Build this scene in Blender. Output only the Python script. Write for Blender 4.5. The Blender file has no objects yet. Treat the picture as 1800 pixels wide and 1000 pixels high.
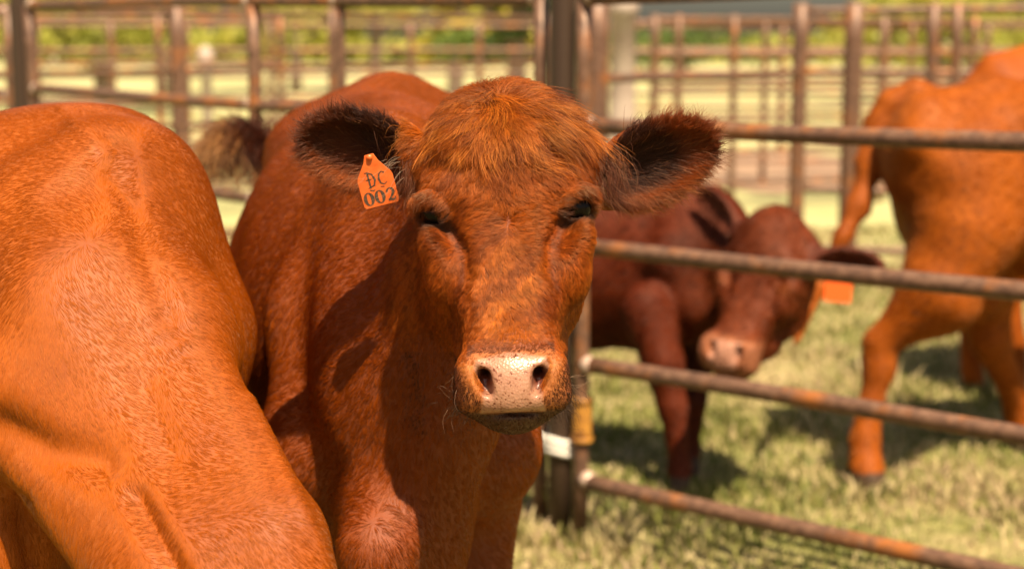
import bpy, math, random
import numpy as np
from mathutils import Vector, Matrix
from mathutils.kdtree import KDTree

# ------------------------------------------------------------------ camera
S = bpy.context.scene
COL = S.collection
F = 2750.0; H = 1.40; PITCH = math.atan(430.0 / F)
cp, sp = math.cos(PITCH), math.sin(PITCH)
cam_d = bpy.data.cameras.new('camera'); cam = bpy.data.objects.new('camera', cam_d)
COL.objects.link(cam); S.camera = cam
cam.location = (0, 0, H); cam.rotation_euler = (math.pi / 2 - PITCH, 0, 0)
cam_d.sensor_width = 36; cam_d.lens = F / 1800 * 36
cam_d.clip_start = 0.05; cam_d.clip_end = 2000
cam_d.dof.use_dof = True; cam_d.dof.focus_distance = 1.87; cam_d.dof.aperture_fstop = 3.3

# ------------------------------------------------------------------ sky, sun
SUN_EL = math.radians(61); SUN_AZ = math.radians(20)      # azimuth: degrees right of straight behind the camera
world = bpy.data.worlds.new('World'); S.world = world; world.use_nodes = True
wn = world.node_tree; bg = wn.nodes['Background']
sky = wn.nodes.new('ShaderNodeTexSky'); sky.sky_type = 'NISHITA'; sky.sun_disc = False
sky.sun_elevation = SUN_EL; sky.sun_rotation = math.pi - SUN_AZ; sky.dust_density = 3.0; sky.air_density = 1.0
wn.links.new(sky.outputs[0], bg.inputs[0]); bg.inputs[1].default_value = 0.058
sd = bpy.data.lights.new('sun', 'SUN'); sun = bpy.data.objects.new('sun', sd); COL.objects.link(sun)
sd.energy = 5.0; sd.angle = math.radians(0.5); sd.color = (1.0, 0.90, 0.76)
sv = Vector((math.sin(SUN_AZ) * math.cos(SUN_EL), -math.cos(SUN_AZ) * math.cos(SUN_EL), math.sin(SUN_EL)))
sun.rotation_euler = sv.to_track_quat('Z', 'Y').to_euler(); sun.location = sv * 30
S.view_settings.view_transform = 'Standard'; S.view_settings.look = 'None'
S.view_settings.exposure = 1.15; S.view_settings.use_white_balance = True; S.view_settings.white_balance_temperature = 8200; S.view_settings.gamma = 1.0
S.render.engine = 'CYCLES'; S.cycles.use_denoising = True
S.cycles.max_bounces = 8; S.cycles.transmission_bounces = 8; S.cycles.diffuse_bounces = 2
S.cycles.sample_clamp_indirect = 6
S.cycles_curves.shape = 'RIBBONS' if hasattr(S, 'cycles_curves') else 'RIBBONS'

rng = np.random.default_rng(7); random.seed(7)
A = np.array

def P(px, py, d):
    """world point seen at pixel (px,py) of an 1800x1000 view, d metres in front of the camera"""
    a = (px - 900) / F * d; b = -(py - 500) / F * d
    return A([a, d * cp + b * sp, H - d * sp + b * cp])

def W(px, d, z):
    return A([(px - 900) / F * d, (d + (z - H) * sp) / cp, z])

# ------------------------------------------------------------------ helpers
def tag(o, label=None, cat=None, group=None, kind=None):
    if label: o['label'] = label
    if cat: o['category'] = cat
    if group: o['group'] = group
    if kind: o['kind'] = kind
    return o

def empty(name, loc, **k):
    o = bpy.data.objects.new(name, None); COL.objects.link(o); o.location = Vector([float(v) for v in loc])
    o.empty_display_size = .1
    return tag(o, **k)

def mesh_obj(name, V, Fc, mat, parent=None, smooth=True, origin=None):
    V = np.asarray(V, dtype=np.float32)
    o0 = np.zeros(3) if origin is None else np.asarray(origin)
    me = bpy.data.meshes.new(name)
    if isinstance(Fc, np.ndarray):
        n, m = Fc.shape
        me.vertices.add(len(V)); me.vertices.foreach_set('co', (V - o0).astype(np.float32).ravel())
        me.loops.add(n * m); me.loops.foreach_set('vertex_index', Fc.astype(np.int32).ravel())
        me.polygons.add(n); me.polygons.foreach_set('loop_start', np.arange(0, n * m, m, dtype=np.int32))
        me.update(calc_edges=True); me.validate()
    else:
        me.from_pydata([tuple(map(float, v)) for v in (V - o0)], [], Fc)
    me.polygons.foreach_set('use_smooth', np.full(len(me.polygons), smooth)); me.update()
    me.materials.append(mat)
    o = bpy.data.objects.new(name, me); COL.objects.link(o)
    if parent is not None: o.parent = parent
    return o

def cattr(me, name, arr, dom='POINT'):
    a = me.attributes.new(name, 'FLOAT_COLOR', dom)
    full = np.ones((len(arr), 4), np.float32); full[:, :3] = arr
    a.data.foreach_set('color', full.ravel())

def fattr(me, name, arr, dom='POINT'):
    a = me.attributes.new(name, 'FLOAT', dom); a.data.foreach_set('value', np.asarray(arr, np.float32))

class NT:
    """tiny node-tree writer"""
    def __init__(s, name):
        s.m = bpy.data.materials.new(name); s.m.use_nodes = True; s.t = s.m.node_tree
        s.b = s.t.nodes['Principled BSDF']; s.out = s.t.nodes['Material Output']
    def n(s, kind, **kw):
        x = s.t.nodes.new(kind)
        for k, v in kw.items():
            if k.startswith('_'): setattr(x, k[1:], v)
            else: x.inputs[k.replace('__', ' ')].default_value = v
        return x
    def l(s, a, b): s.t.links.new(a, b)
    def noise(s, scale, detail=4, rough=.55, coord='Object', stretch=None, dist=0):
        tc = s.n('ShaderNodeTexCoord'); src = tc.outputs[coord]
        if stretch:
            mp = s.n('ShaderNodeMapping'); mp.inputs['Scale'].default_value = stretch; s.l(src, mp.inputs[0]); src = mp.outputs[0]
        x = s.n('ShaderNodeTexNoise', Scale=scale, Detail=detail, Roughness=rough, Distortion=dist); s.l(src, x.inputs['Vector'])
        return x.outputs['Fac']
    def ramp(s, fac, stops):
        r = s.n('ShaderNodeValToRGB'); e = r.color_ramp.elements
        while len(e) < len(stops): e.new(.5)
        for i, (p, c) in enumerate(stops):
            e[i].position = p; e[i].color = (*c, 1) if len(c) == 3 else c
        s.l(fac, r.inputs[0]); return r.outputs[0]
    def mix(s, fac, a, b, mode='MIX'):
        m = s.n('ShaderNodeMix', _data_type='RGBA', _blend_type=mode)
        for v, i in ((fac, 0), (a, 6), (b, 7)):
            if isinstance(v, (int, float)): m.inputs[i].default_value = v
            elif isinstance(v, tuple): m.inputs[i].default_value = (*v, 1)
            else: s.l(v, m.inputs[i])
        return m.outputs[2]
    def bump(s, fac, strength, dist=.01, normal=None):
        b = s.n('ShaderNodeBump', Strength=strength, Distance=dist); s.l(fac, b.inputs['Height'])
        if normal is not None: s.l(normal, b.inputs['Normal'])
        return b.outputs[0]

# ------------------------------------------------------------------ implicit surfaces
class Sdf:
    def __init__(s): s.ops = []
    def add(s, fn, lo, hi, k, mode): s.ops.append((fn, A(lo, float), A(hi, float), k, mode))
    def seg(s, a, b, ra, rb=None, k=.03, mode='u'):
        a = A(a, float); b = A(b, float); rb = ra if rb is None else rb
        d = b - a; dd = max(1e-9, float(d @ d))
        def fn(X, Y, Z):
            px, py, pz = X - a[0], Y - a[1], Z - a[2]
            t = np.clip((px * d[0] + py * d[1] + pz * d[2]) / dd, 0, 1)
            return np.sqrt((px - t * d[0]) ** 2 + (py - t * d[1]) ** 2 + (pz - t * d[2]) ** 2) - (ra + (rb - ra) * t)
        r = max(ra, rb); s.add(fn, np.minimum(a, b) - r, np.maximum(a, b) + r, k, mode)
    def chain(s, pts, rad, k=.03, mode='u'):
        for i in range(len(pts) - 1): s.seg(pts[i], pts[i + 1], rad[i], rad[i + 1], k, mode)
    def ell(s, c, r, R=None, k=.03, mode='u'):
        c = A(c, float); r = A(r, float); R = np.eye(3) if R is None else A(R, float)   # columns of R = axes
        def fn(X, Y, Z):
            x, y, z = X - c[0], Y - c[1], Z - c[2]
            u = x * R[0, 0] + y * R[1, 0] + z * R[2, 0]; v = x * R[0, 1] + y * R[1, 1] + z * R[2, 1]; w = x * R[0, 2] + y * R[1, 2] + z * R[2, 2]
            k0 = np.sqrt((u / r[0]) ** 2 + (v / r[1]) ** 2 + (w / r[2]) ** 2)
            k1 = np.sqrt((u / r[0] ** 2) ** 2 + (v / r[1] ** 2) ** 2 + (w / r[2] ** 2) ** 2)
            return k0 * (k0 - 1) / np.maximum(k1, 1e-6)
        e = np.sqrt(((R * r) ** 2).sum(1)); s.add(fn, c - e, c + e, k, mode)
    def eseg(s, a, b, ea, eb, side, k=.03, mode='u'):
        """elliptical tapered segment: ea=(half width along side, half height)"""
        a = A(a, float); b = A(b, float); d = b - a; L = np.linalg.norm(d); ax = d / L
        side = A(side, float); side = side - ax * (side @ ax); side /= np.linalg.norm(side); up = np.cross(side, ax)
        def fn(X, Y, Z):
            x, y, z = X - a[0], Y - a[1], Z - a[2]
            q = x * ax[0] + y * ax[1] + z * ax[2]; t = np.clip(q / L, 0, 1)
            u = x * side[0] + y * side[1] + z * side[2]; v = x * up[0] + y * up[1] + z * up[2]; w = q - t * L
            ru = ea[0] + (eb[0] - ea[0]) * t; rv = ea[1] + (eb[1] - ea[1]) * t; rw = np.minimum(ru, rv)
            k0 = np.sqrt((u / ru) ** 2 + (v / rv) ** 2 + (w / rw) ** 2)
            k1 = np.sqrt((u / ru ** 2) ** 2 + (v / rv ** 2) ** 2 + (w / rw ** 2) ** 2)
            return k0 * (k0 - 1) / np.maximum(k1, 1e-6)
        r = max(*ea, *eb); s.add(fn, np.minimum(a, b) - r, np.maximum(a, b) + r, k, mode)
    def loft(s, pts, es, side, k=.03):
        for i in range(len(pts) - 1): s.eseg(pts[i], pts[i + 1], es[i], es[i + 1], side, k)
    def mesh(s, xs, ys, zs, disp=None):
        Fd = np.full((len(xs), len(ys), len(zs)), .5, np.float32)
        ax = [xs, ys, zs]
        for fn, lo, hi, k, mode in s.ops:
            m = k + .02
            i = [(max(0, np.searchsorted(ax[j], lo[j] - m) - 1), min(len(ax[j]), np.searchsorted(ax[j], hi[j] + m) + 1)) for j in range(3)]
            if any(b <= a for a, b in i): continue
            sl = tuple(slice(a, b) for a, b in i)
            D = fn(xs[sl[0]][:, None, None].astype(np.float32), ys[sl[1]][None, :, None].astype(np.float32), zs[sl[2]][None, None, :].astype(np.float32)).astype(np.float32)
            C = Fd[sl]
            if mode == 'u':
                h = np.maximum(k - np.abs(C - D), 0) / k; Fd[sl] = np.minimum(C, D) - h * h * k * .25
            else:
                h = np.maximum(k - np.abs(C + D), 0) / k; Fd[sl] = np.maximum(C, -D) + h * h * k * .25
        if disp is not None:
            Fd += disp(xs[:, None, None].astype(np.float32), ys[None, :, None].astype(np.float32), zs[None, None, :].astype(np.float32))
        return nets(Fd, xs, ys, zs)

def nets(Fd, xs, ys, zs):
    ins = Fd < 0
    n = [q - 1 for q in Fd.shape]
    cnt = np.zeros(n, np.int8)
    for i in (0, 1):
        for j in (0, 1):
            for k in (0, 1): cnt += ins[i:n[0] + i, j:n[1] + j, k:n[2] + k]
    act = (cnt > 0) & (cnt < 8); I, J, K = np.nonzero(act)
    idm = np.full(n, -1, np.int32); idm[I, J, K] = np.arange(len(I))
    ax = (xs, ys, zs); acc = np.zeros((len(I), 3)); num = np.zeros(len(I))
    base = (I, J, K)
    for e in range(3):
        o1, o2 = [q for q in range(3) if q != e]
        for a in (0, 1):
            for b in (0, 1):
                c0 = [base[0].copy(), base[1].copy(), base[2].copy()]; c0[o1] = c0[o1] + a; c0[o2] = c0[o2] + b
                c1 = [q.copy() for q in c0]; c1[e] = c1[e] + 1
                f0 = Fd[tuple(c0)]; f1 = Fd[tuple(c1)]; m = (f0 < 0) != (f1 < 0)
                t = np.where(m, f0 / np.where(m, f0 - f1, 1), 0)
                p = np.stack([ax[q][c0[q]] + t * (ax[q][c1[q]] - ax[q][c0[q]]) for q in range(3)], 1)
                acc[m] += p[m]; num[m] += 1
    V = acc / num[:, None]
    quads = []
    for e in range(3):
        o1, o2 = (e + 1) % 3, (e + 2) % 3
        sl0 = [slice(None)] * 3; sl1 = [slice(None)] * 3; sl0[e] = slice(0, -1); sl1[e] = slice(1, None)
        a0 = ins[tuple(sl0)]; ch = a0 != ins[tuple(sl1)]
        G = list(np.nonzero(ch))
        ok = (G[o1] > 0) & (G[o2] > 0) & (G[o1] < n[o1]) & (G[o2] < n[o2]); G = [g[ok] for g in G]
        s0 = a0[tuple(G)]
        def cell(d1, d2):
            c = [g.copy() for g in G]; c[o1] = c[o1] + d1; c[o2] = c[o2] + d2; return idm[tuple(c)]
        q = np.stack([cell(-1, -1), cell(0, -1), cell(0, 0), cell(-1, 0)], 1)
        q[~s0] = q[~s0][:, ::-1]; quads.append(q)
    Q = np.concatenate(quads); Q = Q[(Q >= 0).all(1)]
    return V, Q

def axis(*spans):
    out = []
    for lo, hi, st in spans: out.append(np.arange(lo, hi - st * .3, st))
    out.append(A([spans[-1][1]])); return np.concatenate(out)

def vnormals(V, Q):
    a = V[Q[:, 2]] - V[Q[:, 0]]; b = V[Q[:, 3]] - V[Q[:, 1]]; fn = np.cross(a, b)
    N = np.zeros_like(V)
    for c in range(4):
        for d in range(3): N[:, d] += np.bincount(Q[:, c], weights=fn[:, d], minlength=len(V))
    return N / np.maximum(np.linalg.norm(N, axis=1, keepdims=True), 1e-9)

def relax(V, Q, it=2, lam=.5):
    for _ in range(it):
        acc = np.zeros_like(V); cn = np.zeros(len(V))
        for a, b in ((0, 1), (1, 2), (2, 3), (3, 0)):
            for x, y in ((a, b), (b, a)):
                for d in range(3): acc[:, d] += np.bincount(Q[:, x], weights=V[Q[:, y], d], minlength=len(V))
                cn += np.bincount(Q[:, x], minlength=len(V))
        V = V + lam * (acc / np.maximum(cn, 1)[:, None] - V)
    return V

# smooth vector noise from a few random waves
_K = rng.normal(size=(24, 3)); _K /= np.linalg.norm(_K, axis=1, keepdims=True); _PH = rng.uniform(0, 6.28, 24)
def wav(p, freq, i0=0, n=6):
    r = 0
    for i in range(i0, i0 + n):
        k = _K[i % 24] * freq * (0.7 + .12 * (i - i0)); r = r + np.sin(p @ k + _PH[i % 24])
    return r / math.sqrt(n)

def sstep(a, b, x):
    t = np.clip((x - a) / (b - a), 0, 1); return t * t * (3 - 2 * t)

# ------------------------------------------------------------------ fur
def nrm(v): return v / np.maximum(np.linalg.norm(v, axis=1, keepdims=True), 1e-9)

def sample(V, Q, N, count, dens):
    T = np.concatenate([Q[:, [0, 1, 2]], Q[:, [0, 2, 3]]])
    a, b, c = V[T[:, 0]], V[T[:, 1]], V[T[:, 2]]
    ar = np.linalg.norm(np.cross(b - a, c - a), axis=1) * .5
    w = ar * dens((a + b + c) / 3, nrm(N[T].sum(1))); cdf = np.cumsum(w)
    idx = np.searchsorted(cdf, rng.uniform(0, cdf[-1], count)); idx = np.minimum(idx, len(T) - 1)
    u, v = rng.uniform(size=(2, count)); m = u + v > 1; u[m], v[m] = 1 - u[m], 1 - v[m]
    t = T[idx]
    p = V[t[:, 0]] * (1 - u - v)[:, None] + V[t[:, 1]] * u[:, None] + V[t[:, 2]] * v[:, None]
    n = nrm(N[t[:, 0]] * (1 - u - v)[:, None] + N[t[:, 1]] * u[:, None] + N[t[:, 2]] * v[:, None])
    return p, n

def seed_count(p, clump):
    return len(np.unique(np.floor(p / clump).astype(np.int64) @ A([1, 4001, 16008001])))

def strands(name, p, n, comb, L, lift, col, rad, parent, origin, mat, npt=5, clump=.006, mess=.25, droop=0.0, cl=.35, curl=0.0, var=1.0):
    """p roots, n normals, comb tangential direction, L length, lift 0..1 (how far it stands off the skin)"""
    N = len(p)
    ns = int(max(20, min(N / 5, 60000, seed_count(p, clump))))
    sidx = rng.choice(N, ns, replace=False); kd = KDTree(ns)
    for i, a in enumerate(p[sidx]): kd.insert(a, i)
    kd.balance(); own = np.fromiter((kd.find(a)[1] for a in p), dtype=np.int64, count=N)
    cen = p[sidx][own]; tr = rng.uniform(size=(ns, 5)); cj = tr[own, :3] - .5; hq = tr[own, 3]; hp_ = tr[own, 4]
    c = comb - n * (comb * n).sum(1, keepdims=True); c = nrm(c)
    c = c + cj * mess * 1.6 + rng.normal(size=(N, 3)) * mess * .35
    c = c - n * (c * n).sum(1, keepdims=True) * .8; c = nrm(c)
    L = L * rng.uniform(.7, 1.15, N); lift = np.broadcast_to(lift, (N,))
    cr = np.cross(n, c)
    t = np.linspace(0, 1, npt)[None, :, None]
    Lx = L[:, None, None]; li = lift[:, None, None]
    hgt = li * (t - .55 * t * t) * 1.35 + .02
    pts = p[:, None, :] + Lx * (c[:, None, :] * t * np.sqrt(1 - np.clip(li, 0, .98) ** 2 * .8) + n[:, None, :] * hgt)
    if curl:
        ph = (hp_ * 6.28)[:, None, None]
        pts = pts + cr[:, None, :] * Lx * curl * np.sin(t * 5 + ph) * t
    if cl:
        pull = (cen - p); pull = pull - n * (pull * n).sum(1, keepdims=True)
        pts = pts + pull[:, None, :] * cl * t
    if droop: pts[:, :, 2] -= (Lx * droop * t ** 2)[:, :, 0]
    hc = bpy.data.hair_curves.new(name)
    hc.add_curves([npt] * N)
    hc.position_data.foreach_set('vector', (pts - origin).astype(np.float32).ravel())
    r = np.broadcast_to(rad, (N,))[:, None] * (1 - .8 * np.linspace(0, 1, npt)[None, :] ** 1.5)
    ra = hc.attributes.get('radius') or hc.attributes.new('radius', 'FLOAT', 'POINT')
    ra.data.foreach_set('value', r.astype(np.float32).ravel())
    br = 1 + var * ((0.72 + .5 * rng.uniform(size=N)) * (.74 + .52 * hq) - 1)
    cattr(hc, 'hcol', np.clip(col * br[:, None], 0, 1), 'CURVE')
    hc.materials.append(mat)
    o = bpy.data.objects.new(name, hc); COL.objects.link(o); o.parent = parent
    return o

def fur_mat():
    m = NT('fur_strand'); m.t.nodes.remove(m.b)
    h = m.n('ShaderNodeBsdfHairPrincipled', _model='CHIANG', _parametrization='COLOR')
    h.inputs['Roughness'].default_value = .32; h.inputs['Radial Roughness'].default_value = .55
    h.inputs['Coat'].default_value = 0; h.inputs['IOR'].default_value = 1.5
    a = m.n('ShaderNodeAttribute', _attribute_name='hcol'); m.l(a.outputs['Color'], h.inputs['Color'])
    d = m.n('ShaderNodeBsdfDiffuse'); m.l(a.outputs['Color'], d.inputs[0])
    mx = m.n('ShaderNodeMixShader'); mx.inputs[0].default_value = .68
    m.l(h.outputs[0], mx.inputs[1]); m.l(d.outputs[0], mx.inputs[2]); m.l(mx.outputs[0], m.out.inputs[0])
    return m.m
FUR = fur_mat()

def coat_mat(name, bump_scale=120, bump=.35, sheen=.5, rough=.55, spec=.3):
    m = NT(name)
    a = m.n('ShaderNodeAttribute', _attribute_name='coat'); pa = m.n('ShaderNodeAttribute', _attribute_name='pad')
    n1 = m.noise(6, 8, .65); v = m.ramp(n1, [(.3, (.70, .62, .58)), (.7, (1.22, 1.28, 1.3))])
    n2 = m.noise(bump_scale, 4, .7, stretch=(1, 1, .22), dist=.6); v2 = m.ramp(n2, [(.3, (.9, .88, .86)), (.7, (1.1, 1.12, 1.14))])
    c = m.mix(1.0, a.outputs['Color'], v, 'MULTIPLY'); c = m.mix(1.0, c, v2, 'MULTIPLY')
    m.l(c, m.b.inputs['Base Color'])
    m.l(m.bump(n2, bump, .002), m.b.inputs['Normal'])
    m.b.inputs['Roughness'].default_value = rough; m.b.inputs['Specular IOR Level'].default_value = spec
    m.b.inputs['Sheen Weight'].default_value = sheen; m.b.inputs['Sheen Roughness'].default_value = .45
    m.b.inputs['Sheen Tint'].default_value = (1, .62, .38, 1)
    return m.m

def skin_mat():
    m = NT('main_coat_skin')
    a = m.n('ShaderNodeAttribute', _attribute_name='coat'); pa = m.n('ShaderNodeAttribute', _attribute_name='pad')
    sp_ = m.noise(260, 2, .5); spots = m.ramp(sp_, [(.34, (.42, .24, .18)), (.40, (1, 1, 1))])
    mid = m.ramp(m.noise(60, 4, .6), [(.3, (.86, .80, .76)), (.7, (1.08, 1.06, 1.05))])
    c1 = m.mix(1.0, a.outputs['Color'], mid, 'MULTIPLY')
    c = m.mix(pa.outputs['Fac'], c1, m.mix(1.0, c1, spots, 'MULTIPLY')); m.l(c, m.b.inputs['Base Color'])
    tc = m.n('ShaderNodeTexCoord'); vo = m.n('ShaderNodeTexVoronoi', Scale=330); m.l(tc.outputs['Object'], vo.inputs['Vector'])
    m.l(m.bump(vo.outputs['Distance'], .35, .0012), m.b.inputs['Normal'])
    mr = m.n('ShaderNodeMapRange'); m.l(pa.outputs['Fac'], mr.inputs[0]); mr.inputs[3].default_value = .7; mr.inputs[4].default_value = .33
    m.l(mr.outputs[0], m.b.inputs['Roughness']); m.b.inputs['Subsurface Weight'].default_value = .12; m.b.inputs['Subsurface Radius'].default_value = (.004, .002, .001)
    m.b.inputs['Subsurface Scale'].default_value = 1
    return m.m

def simple(name, col, rough=.5, metal=0, spec=.5):
    m = NT(name); m.b.inputs['Base Color'].default_value = (*col, 1); m.b.inputs['Roughness'].default_value = rough
    m.b.inputs['Metallic'].default_value = metal; m.b.inputs['Specular IOR Level'].default_value = spec; return m.m
EYE = simple('wet_dark_eye', (.006, .0035, .0025), .16, 0, .12)
COAT = coat_mat('short_red_coat', 160, .15, .10, .6, .3); MAINSKIN = skin_mat()
COAT_FAR = coat_mat('far_red_coat', 60, .3, .0, .6, .14)

# ------------------------------------------------------------------ cattle
class Frame:
    def __init__(s, O, R, sc=1.0): s.O = A(O, float); s.R = A(R, float); s.s = sc
    def __call__(s, x, y, z): return s.O + s.R @ (A([x, y, z], float) * s.s)
    def inv(s, p): return ((p - s.O) @ s.R) / s.s

def rot(yaw, pitch, roll):
    return A(Matrix.Rotation(math.radians(yaw), 3, 'Z') @ Matrix.Rotation(math.radians(pitch), 3, 'X') @ Matrix.Rotation(math.radians(roll), 3, 'Y'))

def ear(B, fr, base, cen, ax, nor, ln, wd, k=.012):
    s = fr.s; axw = fr.R @ A(ax, float); axw /= np.linalg.norm(axw)
    nw = fr.R @ A(nor, float); nw -= axw * (nw @ axw); nw /= np.linalg.norm(nw); uw = np.cross(nw, axw)
    R = np.stack([axw, uw, nw], 1); c = fr(*cen)
    B.seg(fr(*base), c - axw * ln * s * .78, .030 * s, .024 * s, k=.03 * s)
    B.ell(c, (ln * s, wd * s, .021 * s), R, k=.02 * s)
    B.ell(c + nw * .017 * s + axw * .004 * s, (ln * .86 * s, wd * .80 * s, .021 * s), R, k=.006 * s, mode='s')
    return c, R

def head(B, fr, ears, fine=True):
    s = fr.s; R = fr.R; X = R[:, 0]
    K = lambda v: v * s
    B.ell(fr(0, .092, .050), A([.087, .09, .088]) * s, R, k=K(.03))
    B.ell(fr(0, .085, .112), A([.054, .055, .048]) * s, R, k=K(.035))
    B.ell(fr(0, .034, .032), A([.081, .034, .062]) * s, R, k=K(.03))
    for m in (-1, 1): B.ell(fr(m * .054, .090, .058), A([.032, .055, .050]) * s, R, k=K(.03))
    st = [(.09, .078, .078, .075), (.02, .077, .091, .080), (-.04, .058, .088, .075), (-.09, .033, .069, .065), (-.13, .004, .056, .053),
          (-.165, -.026, .058, .050), (-.195, -.042, .057, .045), (-.211, -.034, .042, .036)]
    B.loft([fr(0, y, z) for z, y, w, h in st], [(w * s, h * s) for z, y, w, h in st], X, k=K(.012))
    for m in (-1, 1):
        f = lambda x, y, z: fr(m * x, y, z)
        B.chain([f(.028, .020, .03), f(.031, .012, -.04), f(.028, -.006, -.09), f(.024, -.028, -.14)], [K(.022), K(.022), K(.021), K(.018)], k=K(.02))
        B.seg(f(.055, .024, .048), f(.084, .042, .036), K(.010), K(.008), k=K(.03))
        B.ell(f(.084, .028, -.014), A([.022, .027, .024]) * s, R, k=K(.016))
        B.ell(f(.070, .058, .020), A([.026, .046, .055]) * s, R, k=K(.02))
        B.ell(f(.075, .036, -.055), A([.026, .040, .042]) * s, R, k=K(.022))
        B.ell(f(.058, .120, -.035), A([.040, .060, .090]) * s, R, k=K(.04))
        B.chain([f(.052, .135, -.09), f(.036, .06, -.16), f(.018, .0, -.196)], [K(.034), K(.026), K(.018)], k=K(.03))
        B.ell(f(.042, -.058, -.176), A([.026, .034, .034]) * s, R, k=K(.014))
        B.ell(f(.042, -.050, -.203), A([.026, .032, .020]) * s, R, k=K(.016))
        if fine:
            B.chain([f(.078, .012, .014), f(.068, .004, .002), f(.055, -.010, -.022), f(.053, -.022, -.05), f(.055, -.026, -.075)], [K(.007), K(.0085), K(.0095), K(.008), K(.004)], k=K(.014), mode='s')
            up = [f(.070, .012, .014), f(.080, .012, .031), f(.091, .017, .037), f(.100, .030, .034), f(.104, .044, .022)]
            B.chain(up, [K(.003), K(.004), K(.0045), K(.004), K(.003)], k=K(.018))
            B.ell(f(.091, .006, .021), A([.0165, .026, .0118]) * s, R, k=K(.008), mode='s')
    B.ell(fr(0, -.074, -.183), A([.044, .022, .036]) * s, R, k=K(.012))
    B.ell(fr(0, -.034, -.217), A([.038, .036, .016]) * s, R, k=K(.014))
    B.ell(fr(0, -.092, -.2205), A([.044, .030, .0022]) * s, R, k=K(.007), mode='s')
    for m in (-1, 1):
        f = lambda x, y, z: fr(m * x, y, z)
        la = A([m * .42, .10, .90]); la /= np.linalg.norm(la); dp = A([0, 1., 0]); dp -= la * (dp @ la); dp /= np.linalg.norm(dp)
        B.ell(f(.0320, -.090, -.183), A([.0080, .020, .0165]) * s, R @ np.stack([np.cross(dp, la), dp, la], 1), k=K(.006), mode='s')
        B.seg(f(.0370, -.092, -.172), f(.0440, -.086, -.160), K(.0060), K(.0035), k=K(.005), mode='s')
        B.seg(f(.034, -.098, -.178), f(.028, -.055, -.165), K(.0085), K(.006), k=K(.006), mode='s')
    return [ear(B, fr, *e) for e in ears]

EARS = [((-.075, .09, .085), (-.172, .10, .106), (-.96, .05, .27), (0.05, -.95, -.3), .085, .050),
        ((.075, .09, .085), (.187, .10, .078), (.94, .05, .34), (-.05, -.95, -.3), .088, .049)]

def torso(B, sh, hp, w=1.0, h=1.0, shw=1.0):
    """barrel from shoulder centre to hip centre; w,h scale width and height"""
    sh = A(sh, float); hp = A(hp, float); ax = hp - sh; L = np.linalg.norm(ax); ax /= L
    side = np.cross(ax, [0, 0, 1]); side /= np.linalg.norm(side); up = np.cross(side, ax)
    q = lambda t, x, z: sh + ax * (t * L) + side * (x * w) + up * (z * h)
    st = [(-.16, -.04, .12, .19), (0, 0, .185 * shw, .30), (.25, -.01, .245, .33), (.52, -.03, .285, .345), (.78, -.01, .27, .315), (1.0, .05, .235, .25), (1.22, .08, .15, .19)]
    B.loft([q(t, 0, z) for t, z, a, b in st], [(a * w, b * h) for t, z, a, b in st], side, k=.06)
    B.chain([q(-.05, 0, .26), q(.1, 0, .285), q(.35, 0, .255), (q(.7, 0, .262)), q(1.0, 0, .275), q(1.25, 0, .225)], [.05, .045, .04, .04, .04, .035], k=.07)
    for m in (-1, 1):
        B.ell(q(.95, m * .185, .20), (.05, .05, .045), k=.07)                               # hook bone
        B.ell(q(1.30, m * .085, .12), (.04, .04, .04), k=.06)                               # pin bone
        B.ell(q(1.12, m * .13, -.05), (.10 * w, .15 * w, .22 * h), np.stack([side, ax, up], 1), k=.08)   # thigh
        B.chain([q(.06, m * .07 * shw, .25), q(.02, m * .165 * shw, .06), q(-.10, m * .165 * shw, -.12), q(.03, m * .15 * shw, -.24)], [.05, .075, .08, .075], k=.06)   # scapula, shoulder, elbow
    return q, ax, side, up, L

def leg(B, pts, rad, k=.025): B.chain(pts, rad, k=k)

def flex_disp(amp):
    def f(X, Y, Z):
        p1 = np.sin(X * 11 + Z * 7 + 1.3) * np.sin(Y * 9 - Z * 5 + .4) + .5 * np.sin(X * 23 - Y * 17 + Z * 12) * np.sin(Z * 21 + Y * 9)
        return (amp * p1).astype(np.float32)
    return f

def sculptor(lines, dmax):
    def f(V, N):
        r = V - A([0, 0, H]); d = r[:, 1] * cp - r[:, 2] * sp; b = r[:, 1] * sp + r[:, 2] * cp
        px = 900 + F * r[:, 0] / d; py = 500 - F * b / d
        face = (N * nrm(-r)).sum(1) > .05
        out = np.zeros(len(V))
        for pts, w, amp in lines:
            best = np.full(len(V), 1e9)
            for (x0, y0), (x1, y1) in zip(pts[:-1], pts[1:]):
                dx, dy = x1 - x0, y1 - y0; t = np.clip(((px - x0) * dx + (py - y0) * dy) / (dx * dx + dy * dy), 0, 1)
                best = np.minimum(best, (px - x0 - t * dx) ** 2 + (py - y0 - t * dy) ** 2)
            out += amp * np.exp(-best / w ** 2)
        return V + N * (out * face * (d < dmax))[:, None]
    return f

def finish_cow(name, B, root, mat, axes, coatfn, label_disp=.004, it=1, disp=None, sculpt=None):
    V, Q = B.mesh(*axes, disp=disp or flex_disp(label_disp))
    V = relax(V, Q, it)
    if sculpt: V = sculpt(V, vnormals(V, Q)); V = relax(V, Q, 1, .3)
    N = vnormals(V, Q)
    o = mesh_obj(name, V, Q, mat, root, True, A(root.location))
    c, pad = coatfn(V, N); cattr(o.data, 'coat', c); fattr(o.data, 'pad', pad)
    return V, Q, N, o

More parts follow.
